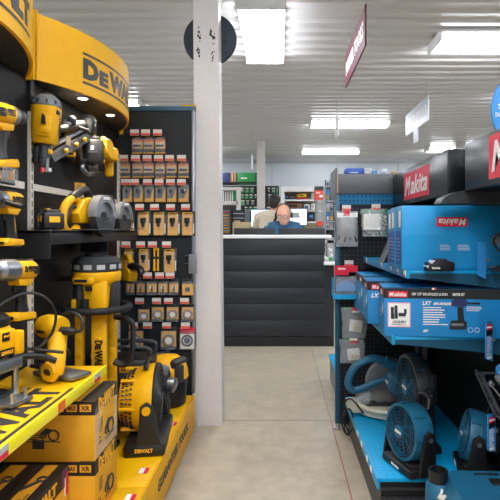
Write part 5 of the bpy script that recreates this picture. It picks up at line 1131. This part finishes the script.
# white shelving right of the people
t=thing('white_shelving','white shelving unit against the far wall behind the man','shelving',P(308,0,10).xy.to_3d())
mb=MB('white',t); rect(mb,281,333,186.5,191.5,10.0,.5); rect(mb,281,284.5,191.5,240,10.0,.5); rect(mb,284.5,333,199.4,201,10.0,.5); rect(mb,284.5,333,221.5,223,10.0,.5); rect(mb,284.5,333,210.5,211.3,10.0,.5); mb.use('cream'); rect(mb,281,333,187,240,10.52,.03); obj('shelf_frame',mb,t)
for x0,x1,y0,y1,c,nm,lab,cat in ((285.5,289.5,195.2,199.3,'charcoal','power_tool','dark machine furthest from the red stand on the white shelving','machine'),(290,295,195.8,199.3,'dark_steel','power_tool','dark steel machine beside the yellow one on the white shelving','machine'),
  (296.5,308,197.6,199.3,'red','flat_case','flat red case under the yellow machine on the white shelving','case'),(297.5,306.5,193.6,197.5,'yellow','power_tool','yellow machine on the red case on the white shelving','machine'),
  (311,314.5,192,199.3,'light_grey','small_box','grey box on the top shelf of the white shelving','box'),
  (286,302,202.4,210.4,'brown','storage_box','brown box with slots on the second white shelf','box'),(304,310,204,210.4,'sign_grey','power_tool','blue and grey robot like machine on the second white shelf','machine'),(311,315,203,210.4,'white','small_box','white box on the second white shelf','box'),
  (308,315,212,221.4,'charcoal','power_tool','dark machine with blue parts on the lowest white shelf','machine')):
    t=thing(nm,lab,cat,P((x0+x1)/2,y1,10.1)); mb=MB(c,t); a=P(x0,y1,10.1); b=P(x1,y0,10.1); mb.bb(a.x,b.x,10.1,10.35,a.z,b.z,.02); bx=obj('body',mb,t)
    mb=MB({'yellow':'black','brown':'black','sign_grey':'navy','charcoal':'sign_blue','dark_steel':'black','red':'black'}.get(c,'tan'),t); rect(mb,x0+(x1-x0)*.2,x1-(x1-x0)*.3,y0+(y1-y0)*.3,y0+(y1-y0)*.6,10.09,.02); obj('detail',mb,bx)
# red and black stand
t=thing('display_stand','red and black display tower with a clear middle in front of the white shelving','stand',P(319.5,0,8.6).xy.to_3d())
mb=MB('charcoal',t); rect(mb,315,323.5,186.3,190.5,8.6,.25); obj('cap',mb,t)
mb=MB('tag_red',t); rect(mb,315,323.5,190.5,199.8,8.6,.25); rect(mb,317,323.8,221,226,8.6,.2); hb=obj('red_box',mb,t)
mb=MB('paper',t); rect(mb,316.5,319.5,192.5,193.4,8.59,.02); rect(mb,319.5,322.5,195.2,197.2,8.592,.01); obj('print',mb,hb)
mb=MB('cloudy',t); rect(mb,316.3,323,200,221,8.6,.2); obj('clear_tube',mb,t)
mb=MB('steel',t); rect(mb,317,318,200,226,8.65,.03); rect(mb,321.5,322.5,200,226,8.65,.03); q=P(320,0,8.7).x; mb.bb(q-.06,q+.06,8.65,8.8,0,1.3); obj('rods',mb,t)
# shelf of clear packs by the end panel
t=thing('pack_rack','grey rack of clear packs beyond the end panel','rack',P(329.5,0,7.4).xy.to_3d())
mb=MB('light_grey',t)
for y in (186,200.5,221,228.5): rect(mb,325.5,334,y,y+1.2,7.4,.3)
rect(mb,325,325.8,186,240,7.4,.3); mb.use('charcoal'); rect(mb,325,334.5,180,240,7.72,.03); obj('frame',mb,t); q=P(330,0,7.6).x
mb=MB('light_grey',t); mb.bb(q-.05,q+.05,7.5,7.7,0,1.1); obj('leg',mb,t)
i=0
for (y0,y1) in ((179.5,186),(189,200.4),(203,211.5),(212,220.9),(223,228.4)):
    for (x0,x1) in ((326.3,329.3),(329.7,333.3)):
        t=thing('clear_pack',f'clear hanging pack on the grey rack by the end panel, {("top","second","third","fourth","bottom")[i//2]} row, {("outer","inner")[i%2]} one','pack',P((x0+x1)/2,y1,7.45),(0,0,0),'clear packs on the grey rack'); mb=MB(('sign_grey','steel','sign_blue','grey')[i%4],t); rect(mb,x0,x1,y0,y1,7.45,.08); bx=obj('pack_body',mb,t)
        mb=MB(('navy','paper','yellow','charcoal','tan')[i%5],t); rect(mb,x0+.6,x1-.6,y0+(y1-y0)*.5,y1-.8,7.44,.02); obj('contents',mb,bx); i+=1
# ---------------------------------------------------------------- light, camera, view
w=bpy.data.worlds.new('shop_air'); S.world=w; w.use_nodes=True; w.node_tree.nodes['Background'].inputs[0].default_value=(.9,.95,1,1); w.node_tree.nodes['Background'].inputs[1].default_value=.0
cam=bpy.data.cameras.new('camera'); co=bpy.data.objects.new('camera',cam); COL.objects.link(co); S.camera=co
cam.sensor_fit='HORIZONTAL'; cam.sensor_width=36; cam.lens=36*F/500; cam.shift_x=-(CX-250)/500; cam.shift_y=-(250-CY)/500; cam.clip_start=.05
co.location=(0,0,H); co.rotation_euler=(R(90),0,0)
S.view_settings.view_transform='Standard'; S.view_settings.look='None'; S.view_settings.exposure=EXPO; S.view_settings.gamma=1; S.view_settings.use_curve_mapping=False
S.cycles.max_bounces=6; S.cycles.transparent_max_bounces=12; S.cycles.use_denoising=True; S.cycles.sample_clamp_indirect=4; S.cycles.caustics_reflective=False; S.cycles.caustics_refractive=False
